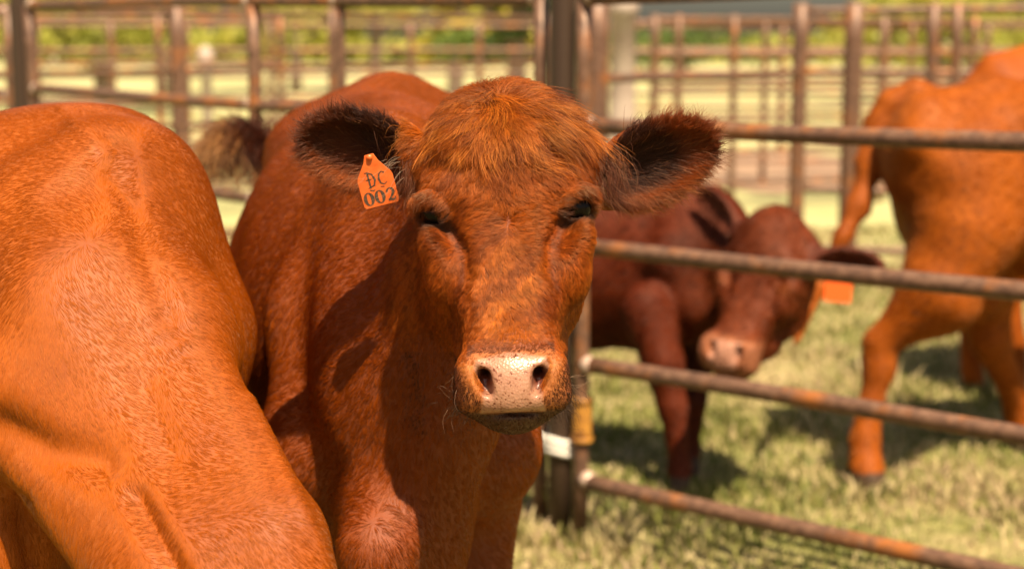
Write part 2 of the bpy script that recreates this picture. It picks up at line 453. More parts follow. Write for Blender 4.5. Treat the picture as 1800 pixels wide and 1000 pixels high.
def far_fur(V, Q, N, coatfn, count, L, ax, root):
    p, n = sample(V, Q, N, count, lambda p, n: 1.0 * (p[:, 2] > .06) * np.where((n * nrm(A([0, 0, H]) - p)).sum(1) > -.2, 1, .1))
    c, _ = coatfn(p, n); v = np.tile(ax * .6 + A([0, 0, -.8]), (len(p), 1)) + np.stack([wav(p, 14, 1), wav(p, 14, 7), wav(p, 14, 12)], 1) * .3
    ok = c.max(1) > -1
    strands('fur', p, n, v, np.full(len(p), L), .3, c, .0008, root, A(root.location), FUR, npt=4, clump=.03, mess=.3, cl=.5, var=1.0)

def eyeball(fr, side, root, r=.0190, pos=(.0870, .030, .022)):
    c = fr(side * pos[0], pos[1], pos[2]); bm = []
    me = bpy.data.meshes.new('eye')
    import bmesh
    b = bmesh.new(); bmesh.ops.create_uvsphere(b, u_segments=32, v_segments=20, radius=r * fr.s); b.to_mesh(me); b.free()
    me.polygons.foreach_set('use_smooth', [True] * len(me.polygons)); me.materials.append(EYE)
    o = bpy.data.objects.new('eye', me); COL.objects.link(o); o.parent = root; o.location = Vector(c) - root.location
    return o

RED = A([.21, .040, .005])

# ======================================================= 1. the cow looking at the camera
def main_cow():
    hd = 1.90
    roll = math.radians(-2.2)
    CR = A([[1, 0, 0], [0, cp, sp], [0, -sp, cp]])           # columns: right, forward, up of the view
    Rl = A([[math.cos(roll), 0, math.sin(roll)], [0, 1, 0], [-math.sin(roll), 0, math.cos(roll)]])
    fr = Frame(P(890, 400, hd), CR @ Rl, 1.0)
    B = Sdf()
    sh = W(702, 2.42, .92); hp = W(686, 3.38, .98)
    q, ax, side, up, L = torso(B, sh, hp, w=1.04, h=1.03, shw=.68)
    B.ell(q(.95, 0, .12), (.24, .30, .19), np.stack([side, ax, up], 1), k=.08)
    # neck
    nk0 = fr(0, .13, .05); nk1 = fr(0, .15, -.02)
    B.eseg(fr(0, .13, .02), q(-.12, 0, .08), (.075, .11), (.12, .24), [1, 0, 0], k=.06)
    B.seg(fr(0, .12, .09), q(0.03, 0, .25), .045, .06, k=.08)
    B.seg(fr(0, .12, -.11), q(-.25, 0, -.20), .045, .07, k=.06)     # throat, dewlap
    B.ell(q(-.24, 0, -.20), (.09, .09, .13), k=.06)                  # brisket
    for m in (-1, 1):
        h = q(1.10, m * .14, -.22)
        B.chain([h, h + A([0, -.02, -.16]), h + A([0, .10, -.30]), h + A([0, .08, -.60])], [.11, .075, .045, .035], k=.04)
        if m < 0:
            B.chain([P(705, 850, 2.26), P(664, 965, 2.12), W(664, 2.16, .34), W(664, 2.22, .0)], [.07, .046, .034, .042], k=.04); continue
        e = q(.0, m * .105, -.24)
        B.chain([e, e + A([0, -.03, -.16]), e + A([0, -.04, -.27]), e + A([0, -.02, -.50]), e + A([0, -.03, -.60])], [.075, .058, .05, .033, .038], k=.03)
    # tail root hanging behind then swung up and out to the left
    tl = [q(1.30, 0, .20), q(1.40, 0, .10), P(560, 330, 3.75), P(497, 290, 3.68)]
    B.chain(tl, [.035, .03, .024, .022], k=.03)
    ears = head(B, fr, EARS)
    root = empty('cow', (q(.5, 0, 0)[0], q(.5, 0, 0)[1], 0), label='red brown cow facing the camera with pink nose and numbered orange ear tag', cat='cow')
    axes = (axis((-.72, -.33, .010), (-.33, .30, .0030), (.30, .45, .01)),
            axis((1.45, 1.60, .01), (1.60, 2.02, .0032), (2.02, 4.0, .012)),
            axis((0.0, .80, .014), (.80, .86, .008), (.86, 1.40, .0032)))
    def coatfn(V, N):
        l = fr.inv(V); c = np.tile(RED * .8, (len(V), 1))
        pad = np.zeros(len(V))
        inhead = (l[:, 1] < .2) & (l[:, 2] < .25) & (l[:, 2] > -.27)
        x = np.abs(l[:, 0]); z = l[:, 2]
        # nose pad outline
        top = -.1535 + .004 * np.cos(x * 60)
        halfw = np.interp(z, [-.226, -.205, -.185, -.165, -.150], [.040, .034, .032, .043, .038])
        pd = sstep(.003, -.001, x - halfw) * sstep(-.220, -.217, z) * sstep(top + .003, top - .002, z) * (l[:, 1] < -.045) * inhead
        wing = sstep(.075, .05, x) * sstep(-.14, -.155, z) * inhead * (l[:, 1] < .02)
        c = c + (A([.34, .11, .025]) - c) * (wing * .8)[:, None]
        ins = (pd > .5) & ((N @ fr.R[:, 1]) > -.15) & (l[:, 1] > -.098)
        c = c + (A([.34, .175, .118]) - c) * pd[:, None]
        nost = np.exp(-(((x - .033) / .009) ** 2 + ((z + .180) / .013) ** 2)) * (l[:, 1] > -.094) * (pd > 0)
        c = c + (A([.10, .022, .012]) - c) * np.clip(nost * 1.6, 0, 1)[:, None]
        lip = inhead * sstep(-.214, -.220, z) * (l[:, 1] < .0)
        c = c + (A([.05, .025, .015]) - c) * (lip * (1 - pd) * .9)[:, None]
        rim = inhead * np.exp(-((x - .088) / .022) ** 2 - ((z - .020) / .022) ** 2)
        rim = rim + inhead * np.exp(-((x - .073) / .012) ** 2 - ((z - .008) / .013) ** 2)
        c = c + (A([.02, .008, .005]) - c) * np.clip(rim * 1.5, 0, .97)[:, None]
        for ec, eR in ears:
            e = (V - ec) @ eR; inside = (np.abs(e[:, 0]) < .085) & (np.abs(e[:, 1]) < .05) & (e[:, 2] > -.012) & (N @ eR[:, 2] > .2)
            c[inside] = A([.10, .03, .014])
        return c, pd
    V, Q, N, body = finish_cow('body', B, root, MAINSKIN, axes, coatfn, .0, 2,
        disp=lambda X, Y, Z: (np.where(Y > 2.1, 1, 0) * .004 * (np.sin(X * 13 + Z * 9) * np.sin(Y * 10 - Z * 6) + .5 * np.sin(X * 27 - Y * 15 + Z * 12))).astype(np.float32))
    for m in (-1, 1): eyeball(fr, m, root)
    org = A(root.location)
    # ---------------- fur of the head
    FR = fr
    def headness(l): return sstep(.20, .11, l[:, 1] + .01 * wav(l, 60)) * sstep(-.29, -.25, l[:, 2])
    def dens(p, n):
        l = FR.inv(p); x = np.abs(l[:, 0]); z = l[:, 2]
        d = headness(l) * (1 - .85 * np.exp(-((z + .150) / .004) ** 2) * (x < .045))
        d *= np.where((n @ FR.R[:, 1]) > .45, .25, 1)                      # little on the far side
        halfw = np.interp(z, [-.226, -.205, -.185, -.165, -.150], [.041, .036, .034, .045, .040])
        pad = (x < halfw) & (z < -.153) & (z > -.219) & (l[:, 1] < -.045)
        d *= np.where(pad, 0, 1)
        d *= np.where((z < -.155), .55, 1)
        d *= 1 - np.exp(-((x - .088) / .011) ** 2 - ((z - .022) / .010) ** 2) * (x > .07)
        far = np.linalg.norm(l - A([0, .02, 0]), axis=1); return d * (.6 + .4 * (far < .2)) * (1 + .8 * (z > .1)) * (1 + 1.3 * (x > .122))
    p, n = sample(V, Q, N, 340000, dens)
    l = FR.inv(p); x, y, z = l.T; ax_ = np.abs(x)
    R = FR.R
    ex, ey, ez = R[:, 0], R[:, 1], R[:, 2]
    # whorls: crown (x0,z0) and brow
    w1x, w1z = x + .004, z - .146
    w2x, w2z = x - .002, z - .005
    d1 = np.hypot(w1x, w1z); d2 = np.hypot(w2x, w2z * .8)
    a1 = sstep(-.02, .085, z + wav(p, 70) * .008)[:, None]
    v1 = np.stack([w1x, -.0 * x, w1z], 1) / (d1[:, None] + 1e-4)
    v2 = np.stack([w2x * 1.5, .3 * d2, w2z * .45], 1) / (d2[:, None] + 1e-4)
    down = np.stack([x * 1.5, .3 + 0 * x, -1 + 0 * x], 1)
    a3 = sstep(.0, -.06, z)[:, None]
    side_a = sstep(.15, .6, np.abs(n @ ex))[:, None]
    v = v1 * a1 + v2 * (1 - a1) * (1 - a3) + down * a3
    v = v + np.stack([np.sign(x) * .4, .8 + 0 * x, -.5 + 0 * x], 1) * side_a * (1 - a1 * .7)
    v = v + np.stack([wav(p, 55, 3), wav(p, 55, 9) * .3, wav(p, 55, 14)], 1) * .28 * (ax_ < .12)[:, None]
    Ls = .0120 + .010 * sstep(-.04, .10, z) + .026 * sstep(.03, .165, z) * (ax_ < .10)
    Ls = Ls * (1 - .72 * sstep(-.10, -.145, z))
    lift = .24 + .10 * sstep(-.02, .08, z) + .24 * sstep(.03, .16, z) + .06 * (z < -.15)
    col = np.tile(A([.33, .070, .010]), (len(p), 1))
    gold = A([.40, .105, .015])
    g = np.clip(.30 * sstep(.03, .16, z) + .6 * np.exp(-(x / .035) ** 2) * sstep(.0, -.05, z) * sstep(-.15, -.11, z) + .25 * sstep(.3, 1.4, wav(p, 38, 2)), 0, 1)
    col = col + (gold - col) * g[:, None]
    dk = A([.13, .021, .005])  # darker mottles; on the bridge sides this is shadow painted into the hair
    g = np.clip(.6 * np.exp(-((ax_ - .062) / .018) ** 2) * np.exp(-((z + .012) / .03) ** 2) + .5 * np.exp(-((ax_ - .05) / .02) ** 2) * np.exp(-((z + .085) / .045) ** 2)
                + .15 * sstep(.02, .085, z) * sstep(.13, .09, z) + .45 * sstep(.2, 1.5, wav(p, 90, 8)), 0, .85)
    col = col + (dk - col) * g[:, None]
    blk = A([.035, .016, .010])
    u_ = ax_ / .056 + (-.17 - z) / .03 * .35 + .05 * wav(p, 200, 5); g = sstep(.95, 1.12, u_) * (z < -.152) + sstep(-.217, -.222, z)
    g = g + .75 * np.exp(-((z + .145) / .010) ** 2) * (ax_ < .05) + 1.3 * np.exp(-((ax_ - .086) / .022) ** 2 - ((z - .017) / .016) ** 2) + np.exp(-((ax_ - .071) / .010) ** 2 - ((z - .006) / .012) ** 2)
    col = col + (blk - col) * np.clip(g, 0, .93)[:, None]
    g = sstep(.036, .046, ax_) * sstep(.068, .055, ax_) * sstep(-.155, -.165, z) * (1 - np.clip(sstep(.92, 1.08, u_), 0, 1))
    col = col + (A([.36, .12, .028]) - col) * (g * .8)[:, None]
    cre = np.exp(-((ax_ - np.interp(z, [-.075, -.05, -.022, .002], [.055, .053, .055, .066])) / .0055) ** 2) * sstep(-.085, -.065, z) * sstep(.012, .0, z)  # crease shade painted in as darker hair along the groove
    col = col + (A([.10, .022, .008]) - col) * (cre * .6)[:, None]
    g = sstep(.05, .13, y) * (ax_ < .115) * (z < .10); col = col + (RED * 1.1 - col) * (g * .8)[:, None]
    ang = np.arctan2(z - .146, x + .004); stk = np.sin(ang * 17 + 2.2 * np.sin(ang * 5.3) + 25 * d1) + .7 * wav(p, 170, 6)
    g = sstep(.1, -1.2, stk) * sstep(.03, .09, z) * .65; col = col + (A([.13, .024, .005]) - col) * g[:, None]
    g = .55 * sstep(.1, 1.2, wav(p * A([1, 1, .8]), 150, 11)) * sstep(.10, .02, z) * sstep(-.14, -.11, z); col = col + (A([.16, .028, .006]) - col) * g[:, None]
    isear = np.zeros(len(p), bool); inn = np.zeros(len(p), bool)
    for k, (ec, eR) in enumerate(ears):
        e = (p - ec) @ eR
        m = (np.abs(e[:, 0]) < .092) & (np.abs(e[:, 1]) < .056) & (np.abs(e[:, 2]) < .03) & ((ax_ > .118))
        i2 = m & ((n @ eR[:, 2]) > -.1) & ((e[:, 0] / .080) ** 2 + (e[:, 1] / .044) ** 2 < 1)
        isear |= m; inn |= i2
        outw = (R.T @ eR[:, 0]); upw = R.T @ eR[:, 1]; yy = np.sign(e[:, 1]) if True else 0
        v[m] = outw * .9 + upw * (e[m, 1] / .03)[:, None] * .8
        fan = (.3 - e[:, 0] / .08)[:, None]
        v[i2] = (outw * .7 + upw * (e[i2, 1] / .045)[:, None] * 1.0 + A([0, 0, -1]) * .55 * np.clip(fan[i2], 0, 1) + A([0, -.25, 0]))
        Ls[m] = .011; Ls[i2] = .021 + .012 * (rng.uniform(size=i2.sum()) > .85)
        lift[m] = .45; lift[i2] = .42
        col[m] = A([.25, .050, .009]) if k == 0 else A([.20, .040, .008])
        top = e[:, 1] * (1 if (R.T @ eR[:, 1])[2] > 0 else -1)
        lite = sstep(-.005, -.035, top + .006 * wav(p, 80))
        base_ = A([.095, .021, .007]) if k == 0 else A([.155, .030, .008]); patch = sstep(-.2, 1.0, wav(p, 45, 11) + (.9 - .8 * (e[:, 0] / .08) * 1.0 - .5 * top / .04 if k else .6 * top / .03))  # left ear: upper-rim shadow and lit lower half painted into hair colour
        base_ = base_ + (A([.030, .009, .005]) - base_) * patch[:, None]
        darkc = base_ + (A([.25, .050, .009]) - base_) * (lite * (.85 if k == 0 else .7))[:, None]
        spk = (rng.uniform(size=len(p)) > .95)[:, None]
        darkc = np.where(spk, A([.20, .075, .035]), darkc)
        col[i2] = darkc[i2]
    vw = v @ R.T
    strands('fur', p, n, vw, Ls, lift, col, .00022 + .00008 * (z > .09), root, org, FUR, npt=6, clump=.0055, mess=.22, cl=.28, curl=.13, droop=.03, var=1.2)
    # long loose forelock strands
    def dens2(p, n):
        l = FR.inv(p); return np.exp(-((l[:, 0] + .0) / .060) ** 2 - ((l[:, 2] - .146) / .028) ** 2) * (l[:, 1] < .16)
    p, n = sample(V, Q, N, 26000, dens2); l = FR.inv(p)
    v = np.stack([(l[:, 0] + .004) * 2.2 + .010, -.02 + 0 * l[:, 0], (l[:, 2] - .148)], 1); v = v / (np.linalg.norm(v, axis=1, keepdims=True) + 1e-4)
    v = v + A([.18, 0, -.1])
    LL = rng.uniform(.034, .062, len(p)) * (1 + .35 * (l[:, 0] > .01))
    col = np.tile(A([.38, .092, .013]), (len(p), 1)) * (.55 + .6 * (wav(l * A([1, 1, .3]), 130, 4) > -.3))[:, None]
    ang = np.arctan2(l[:, 2] - .150, l[:, 0] + .004); stk = np.sin(ang * 17 + 2.2 * np.sin(ang * 5.3) + 25 * np.hypot(l[:, 0], l[:, 2] - .15)) + .7 * wav(l * A([1, 1, .6]), 210, 6)
    tt = sstep(-.9, .9, stk)[:, None]; col = A([.13, .024, .005]) * (1 - tt) + A([.50, .135, .020]) * tt
    strands('fur', p, n, v @ R.T, LL, .34, np.clip(col, 0, .9), .00028, root, org, FUR, npt=8, clump=.017, mess=.34, cl=.92, curl=.10, droop=.12, var=1.7)
    # whiskers, lashes, long pale ear hairs
    pp, nn_, vv, ll_, cc, lf = [], [], [], [], [], []
    def tuft(c, n, v, count, spread, L, color, lift_):
        for _ in range(count):
            pp.append(FR(*(A(c) + rng.normal(size=3) * A(spread)))); nn_.append(R @ A(n, float)); vv.append(R @ (A(v, float) + rng.normal(size=3) * .25))
            ll_.append(L * rng.uniform(.5, 1.2)); cc.append(color); lf.append(lift_)
    for m in (-1, 1):
        tuft((m * .058, -.055, -.205), (m * .7, -.6, -.3), (m * .8, -.2, -.6), 210, (.010, .010, .014), .016, (.03, .015, .01), .7)
        tuft((m * .060, -.055, -.200), (m * .8, -.5, -.2), (m * .9, -.2, -.2), 16, (.008, .010, .016), .030, (.24, .14, .09), .6)
        tuft((m * .096, .002, .043), (m * .4, -.6, .5), (m * 1.0, -.4, -.12), 60, (.009, .003, .003), .022, (.20, .075, .03), .45)
        tuft((m * .026, -.050, -.226), (0, -.4, -.9), (m * .3, -.9, .2), 120, (.016, .008, .003), .014, (.05, .025, .016), .7)
    tuft((0, -.050, -.227), (0, -.4, -.9), (0, -.9, .2), 120, (.018, .008, .003), .013, (.06, .03, .02), .7)
    for _ in range(16): tuft((-.132, .062, .085), (0, -1, .1), (-.8, -.3, -.35), 1, (.010, .004, .010), .058, (.34, .22, .15), .2)
    for _ in range(260): tuft((-.116, .066, .076), (-.1, -1, 0), (-.25, -.2, -.9), 1, (.007, .006, .014), .030, (.085, .022, .009) if rng.uniform() < .7 else (.15, .06, .03), .35)
    for _ in range(420): tuft((.128, .065, .070), (.1, -1, 0), (.55, -.2, -.9), 1, (.012, .006, .018), .038, (.085, .020, .008) if rng.uniform() < .8 else (.16, .065, .03), .35)
    for _ in range(22): tuft((-.01, .10, .172), (.1, -.2, 1), (.9, -.1, .2), 1, (.03, .01, .003), .055, (.42, .20, .09), .6)
    strands('fur', A(pp), nrm(A(nn_)), A(vv), A(ll_), A(lf), A(cc), .00017, root, org, FUR, npt=7, clump=.02, mess=.18, cl=0, curl=.15, droop=.25)
    # ---------------- fur of the body
    def dens3(p, n):
        l = FR.inv(p); vis = (1 - headness(l)) * ((l[:, 1] > .05) | (l[:, 2] < -.26))
        toc = nrm(A([0, 0, H]) - p); f = (toc * n).sum(1)
        return vis * np.where(f > -.15, 1, .08) * (p[:, 2] > .35)
    p, n = sample(V, Q, N, 210000, dens3)
    v = np.tile(ax * .6 + A([0, 0, -.8]), (len(p), 1)) + np.stack([wav(p, 14, 1), wav(p, 14, 7), wav(p, 14, 12)], 1) * .25
    col = np.tile(RED * 1.05, (len(p), 1)); g = np.clip(.5 * sstep(.0, 1.6, wav(p, 9, 3)), 0, .6)
    col = col + (A([.10, .016, .004]) - col) * g[:, None]
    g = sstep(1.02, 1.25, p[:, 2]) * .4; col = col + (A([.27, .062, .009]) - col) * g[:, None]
    strands('fur', p, n, v, np.full(len(p), .011), .20, col, .00040, root, org, FUR, npt=4, clump=.013, mess=.18, cl=.35, var=.6)
    # ---------------- tail switch
    cs, cn, cv, cl_, cc = [], [], [], [], []
    tail_pts = [P(497, 290, 3.68), P(470, 255, 3.66), P(440, 238, 3.64), P(410, 238, 3.62), P(380, 255, 3.60)]
    Tp = A(tail_pts)
    for i in range(4200):
        t = rng.uniform(0, 3.99); k = int(t); base = Tp[k] + (Tp[min(k + 1, 4)] - Tp[k]) * (t - k) + rng.normal(size=3) * .014
        d = Tp[min(k + 1, 4)] - Tp[k]; d = d / np.linalg.norm(d)
        cs.append(base); cn.append(rng.normal(size=3)); cv.append(d + A([-.35, 0, -.30 * t / 2]) + rng.normal(size=3) * .25)
        cl_.append(.085 * rng.uniform(.5, 1.2)); mixc = min(1, max(0, (t - 2.6) / 1.2))
        cc.append(A([.045, .010, .004]) * (1 - mixc) + A([.34, .15, .055]) * mixc)
    strands('tail_switch', A(cs), nrm(A(cn)), A(cv), A(cl_), .12, A(cc), .0011, root, org, FUR, npt=7, clump=.03, mess=.12, cl=.2, curl=.1, droop=.35)
    # ---------------- ear tag
    ear_tag(root, fr)
    return fr

def stroke(pts, wid, z=0):
    """flat ribbon along pts with half widths"""
    pts = A(pts, float); n = len(pts); V, Fc = [], []
    for i in range(n):
        d = pts[min(i + 1, n - 1)] - pts[max(i - 1, 0)]; d /= np.linalg.norm(d) + 1e-9; nr = A([-d[1], d[0]])
        V += [(*(pts[i] + nr * wid[i]), z), (*(pts[i] - nr * wid[i]), z)]
    for i in range(n - 1): Fc.append((2 * i, 2 * i + 1, 2 * i + 3, 2 * i + 2))
    return V, Fc

def join(parts):
    V, Fc = [], []
    for v, f in parts:
        o = len(V); V += [tuple(a) for a in v]; Fc += [tuple(i + o for i in g) for g in f]
    return V, Fc

def glyph_zero(cx, cy, w, h):
    a = np.linspace(0, 2 * math.pi, 41); pts = np.stack([cx + w * np.sin(a), cy + h * np.cos(a)], 1)
    return stroke(pts, [.0006 + .0017 * abs(math.sin(t)) ** 1.5 for t in a])

def glyph_two(cx, cy, w, h):
    pts = [(-.80, .45), (-.72, .72), (-.35, .97), (.15, 1.0), (.62, .78), (.72, .42), (.50, .05), (.05, -.35), (-.45, -.68), (-.78, -.86)]
    V1, F1 = stroke([(cx + x * w, cy + y * h) for x, y in pts], [.0016, .0014, .0008, .0008, .0016, .0020, .0017, .0012, .0009, .0007])
    V2, F2 = stroke([(cx - .85 * w, cy - .84 * h), (cx - .2 * w, cy - .80 * h), (cx + .35 * w, cy - .92 * h), (cx + .78 * w, cy - .80 * h), (cx + .92 * w, cy - .45 * h)], [.0010, .0016, .0015, .0011, .0005])
    return join([(V1, F1), (V2, F2)])

def ear_tag(root, fr):
    E0 = fr(-.166, .050, .090)                         # where it pierces the ear
    R = fr.R; tilt = math.radians(12)
    ux = R[:, 0] * math.cos(tilt) + R[:, 2] * math.sin(tilt); uy = -R[:, 0] * math.sin(tilt) + R[:, 2] * math.cos(tilt)
    uz = np.cross(ux, uy); lean = math.radians(14)
    M = np.stack([ux, uy * math.cos(lean) + uz * math.sin(lean), uz * math.cos(lean) - uy * math.sin(lean)], 1)
    org = A(root.location)
    # outline in metres, origin at the stud
    ol = [(-.006, .010), (.006, .010), (.010, .000), (.0225, -.018), (.0238, -.022)]
    ol += [(.0238, -.056), (.0228, -.0585), (.0205, -.060), (-.0205, -.060), (-.0228, -.0585), (-.0238, -.056), (-.0238, -.022), (-.0225, -.018), (-.010, .000)]
    n = len(ol); th = .0011
    V = [(x, y, th) for x, y in ol] + [(x, y, -th) for x, y in ol]
    Fc = [tuple(range(n - 1, -1, -1))[::-1] if False else tuple(range(n)), tuple(range(2 * n - 1, n - 1, -1))] + [(i, i + n, (i + 1) % n + n, (i + 1) % n) for i in range(n)]
    M = M * .95
    V = [(M @ A(v) + E0) for v in V]
    m = NT('orange_tag_plastic'); c = m.ramp(m.noise(70, 4), [(.35, (.52, .085, .014)), (.7, (.60, .13, .030))]); m.l(c, m.b.inputs['Base Color']); m.b.inputs['Roughness'].default_value = .42
    m.b.inputs['Subsurface Weight'].default_value = .25; m.b.inputs['Subsurface Scale'].default_value = .004
    t = mesh_obj('ear_tag', V, Fc, m.m, root, False, org)
    bv = t.modifiers.new('soft', 'BEVEL'); bv.width = .0006; bv.segments = 2; bv.limit_method = 'ANGLE'
    ink = NT('worn_black_ink'); c = ink.ramp(ink.noise(500, 3), [(.35, (.02, .015, .012)), (.68, (.10, .05, .03))]); ink.l(c, ink.b.inputs['Base Color']); ink.b.inputs['Roughness'].default_value = .5
    parts = [glyph_zero(-.0145, -.0475, .0048, .0082), glyph_zero(.0003, -.0475, .0048, .0082), glyph_two(.0148, -.0475, .0055, .0084)]
    # handwritten looking initials above the number
    parts.append(stroke([(-.0085, -.034), (-.0085, -.012)], [.0012, .0012]))
    parts.append(stroke([(-.0115, -.0335), (-.0085, -.0325), (-.003, -.031), (-.0005, -.024), (-.003, -.016), (-.0085, -.013), (-.0125, -.0125)], [.0004, .0006, .0010, .0014, .0010, .0006, .0004]))
    parts.append(stroke([(-.0125, -.0225), (-.005, -.0225)], [.0005, .0005]))
    parts.append(stroke([(-.0105, -.036), (-.0055, -.038), (-.0035, -.0365)], [.0006, .0007, .0004]))
    parts.append(stroke([(.0135, -.0175), (.010, -.015), (.006, -.018), (.0045, -.024), (.006, -.030), (.010, -.0325), (.0145, -.030)], [.0010, .0006, .0010, .0014, .0010, .0006, .0005]))
    parts.append(stroke([(.0045, -.0345), (.0095, -.0355)], [.0004, .0006]))
    Vg, Fg = join(parts)
    Vg = [(M @ (A([v[0], v[1], th + .0004])) + E0) for v in Vg]
    lt = mesh_obj('lettering', Vg, Fg, ink.m, t, False, org)
    ss = t; Vs, Fs = [], []
    for i in range(12):
        a = i / 12 * 6.283
        Vs += [M @ A([.0045 * math.cos(a), .0045 * math.sin(a) + .006, th + .0002]) + E0, M @ A([.0032 * math.cos(a), .0032 * math.sin(a) + .006, th + .0035]) + E0]
    Fs = [(2 * i, (2 * i + 2) % 24, (2 * i + 3) % 24, 2 * i + 1) for i in range(12)] + [tuple(2 * i + 1 for i in range(12))]
    mesh_obj('stud', Vs, Fs, m.m, t, True, org)

# ======================================================= 2. the cow at the left with its head down
def left_cow():
    B = Sdf()
    sh = W(150, 2.20, .905); hp = W(138, 3.02, .935)
    q, ax, side, up, L = torso(B, sh, hp, w=.79, h=1.0)
    # neck going forward, down and to the right
    crest0 = P(185, 300, 2.10); crest1 = P(318, 575, 1.86); crest2 = P(522, 960, 1.68); crest3 = P(600, 1200, 1.62)
    nd = crest2 - crest0; nd /= np.linalg.norm(nd)
    facing = nrm(A([[0, 0, H]]) - crest1)[0]
    lat = np.cross(nd, facing); lat -= nd * (lat @ nd); lat /= np.linalg.norm(lat)      # across the neck in the picture
    if lat[0] > 0: lat = -lat
    c0 = q(-.02, 0, .02); c1 = crest1 + lat * .150 + A([0, .10, 0]); c2 = crest2 + lat * .115 + A([0, .08, 0]); c3 = crest3 + lat * .09 + A([0, .07, 0])
    hh = np.cross(nd, lat)
    B.eseg(c0, c1, (.24, .12), (.150, .088), lat, k=.07)
    B.eseg(c1, c2, (.150, .088), (.118, .075), lat, k=.06)
    B.eseg(c2, c3, (.118, .075), (.095, .070), lat, k=.05)
    B.chain([crest0 + A([0, .12, -.06]), crest1 + lat * .03 + A([0, .075, 0]), crest2 + lat * .03 + A([0, .05, 0]), crest3 + lat * .03 + A([0, .05, 0])], [.035, .034, .033, .03], k=.06)
    # near shoulder: blade and point
    B.chain([P(175, 300, 2.10), P(150, 520, 1.97), P(150, 700, 1.93)], [.05, .085, .085], k=.08)
    B.ell(P(70, 560, 2.08), (.13, .12, .2), k=.08)
    B.chain([P(305, 610, 2.0), P(300, 760, 2.0)], [.08, .065], k=.08)
    B.ell(P(200, 790, 2.06), (.12, .08, .07), k=.06)
    B.ell(P(226, 440, 2.40), (.12, .24, .20), k=.10)
    B.ell(P(255, 450, 2.20), (.08, .13, .16), k=.12)
    B.ell(P(45, 345, 2.32), (.17, .22, .125), k=.10)
    B.chain([P(245, 800, 1.90), P(330, 1020, 1.80)], [.045, .035], k=.05)             # jugular fold
    for px_, d_ in ((5, 1.98), (300, 2.34)):
        e = P(px_ + 40, 780, d_)
        B.chain([e, P(px_, 930, d_), W(px_ - 5, d_ + .01, .42), W(px_ - 10, d_ + .02, .10), W(px_ - 10, d_, .0)], [.10, .07, .046, .034, .045], k=.04)
    for m in (-1, 1):
        h = q(1.10, m * .14, -.22)
        B.chain([h, h + A([0, -.02, -.16]), h + A([0, .10, -.30]), h + A([0, .06, -.66])], [.11, .075, .045, .035], k=.04)
    Rh = rot(-35, -38, 0)
    fr = Frame(crest3 + A([.03, -.02, -.10]) + lat * .05, Rh, 1.0)
    ears = head(B, fr, EARS, fine=False)
    root = empty('cow', (q(.5, 0, 0)[0], q(.5, 0, 0)[1], 0), label='sunlit orange red cow with lowered head, cut off by the left edge', cat='cow')
    axes = (axis((-1.35, .15, .0075)), axis((1.0, 1.5, .012), (1.5, 2.3, .0075), (2.3, 3.6, .014)), axis((0, .62, .014), (.62, 1.36, .0075)))
    def coatfn(V, N):
        c = np.tile(A([.27, .058, .006]), (len(V), 1))
        g = sstep(.3, 1.5, wav(V, 7, 2)) * .45; c = c + (A([.20, .038, .005]) - c) * g[:, None]
        c = c * (1 - .12 * sstep(.5, 1.6, np.abs(wav(V, 30, 5))))[:, None]
        for s_ in ((92, 533, 1.97), (243, 695, 1.88), (420, 713, 1.83)):
            d = np.linalg.norm(V - P(*s_), axis=1); c[d < .012] = A([.06, .02, .01])
        return c, np.zeros(len(V))
    sc = sculptor([([(186, 285), (222, 345), (262, 450), (300, 560)], 24, -.007), ([(60, 345), (130, 290), (180, 268)], 24, .005), ([(110, 200), (150, 235), (182, 275)], 14, .005),
        ([(250, 562), (300, 522)], 9, .0015), ([(268, 592), (332, 556)], 9, .0015), ([(285, 625), (350, 592)], 9, .0015),
        ([(240, 870), (270, 930), (315, 1010)], 18, -.014), ([(0, 750), (80, 790), (170, 805)], 40, -.016), ([(30, 890), (62, 1000)], 18, -.018),
        ([(440, 700), (500, 830), (580, 1000)], 12, .005), ([(60, 520), (180, 640)], 60, .007), ([(250, 680), (300, 800)], 26, -.006)], 2.4)
    V, Q, N, body = finish_cow('body', B, root, COAT, axes, coatfn, .003, 9, sculpt=sc)
    for m in (-1, 1): eyeball(fr, m, root)
    org = A(root.location)
    def dens(p, n):
        toc = nrm(A([0, 0, H]) - p); f = (toc * n).sum(1); return np.where(f > -.1, 1, .02) * (p[:, 2] > .55)
    p, n = sample(V, Q, N, 330000, dens)
    v = np.tile(ax * .5 + A([0, 0, -.9]), (len(p), 1)) + np.stack([wav(p, 9, 1), wav(p, 9, 7), wav(p, 9, 12)], 1) * .3
    col = np.tile(A([.285, .060, .006]), (len(p), 1)); g = sstep(.3, 1.5, wav(p, 7, 2)) * .45; col = col + (A([.22, .042, .005]) - col) * g[:, None]
    strands('fur', p, n, v, np.full(len(p), .0085), .08, col, .00024, root, org, FUR, npt=4, clump=.010, mess=.09, cl=.15, var=.35)

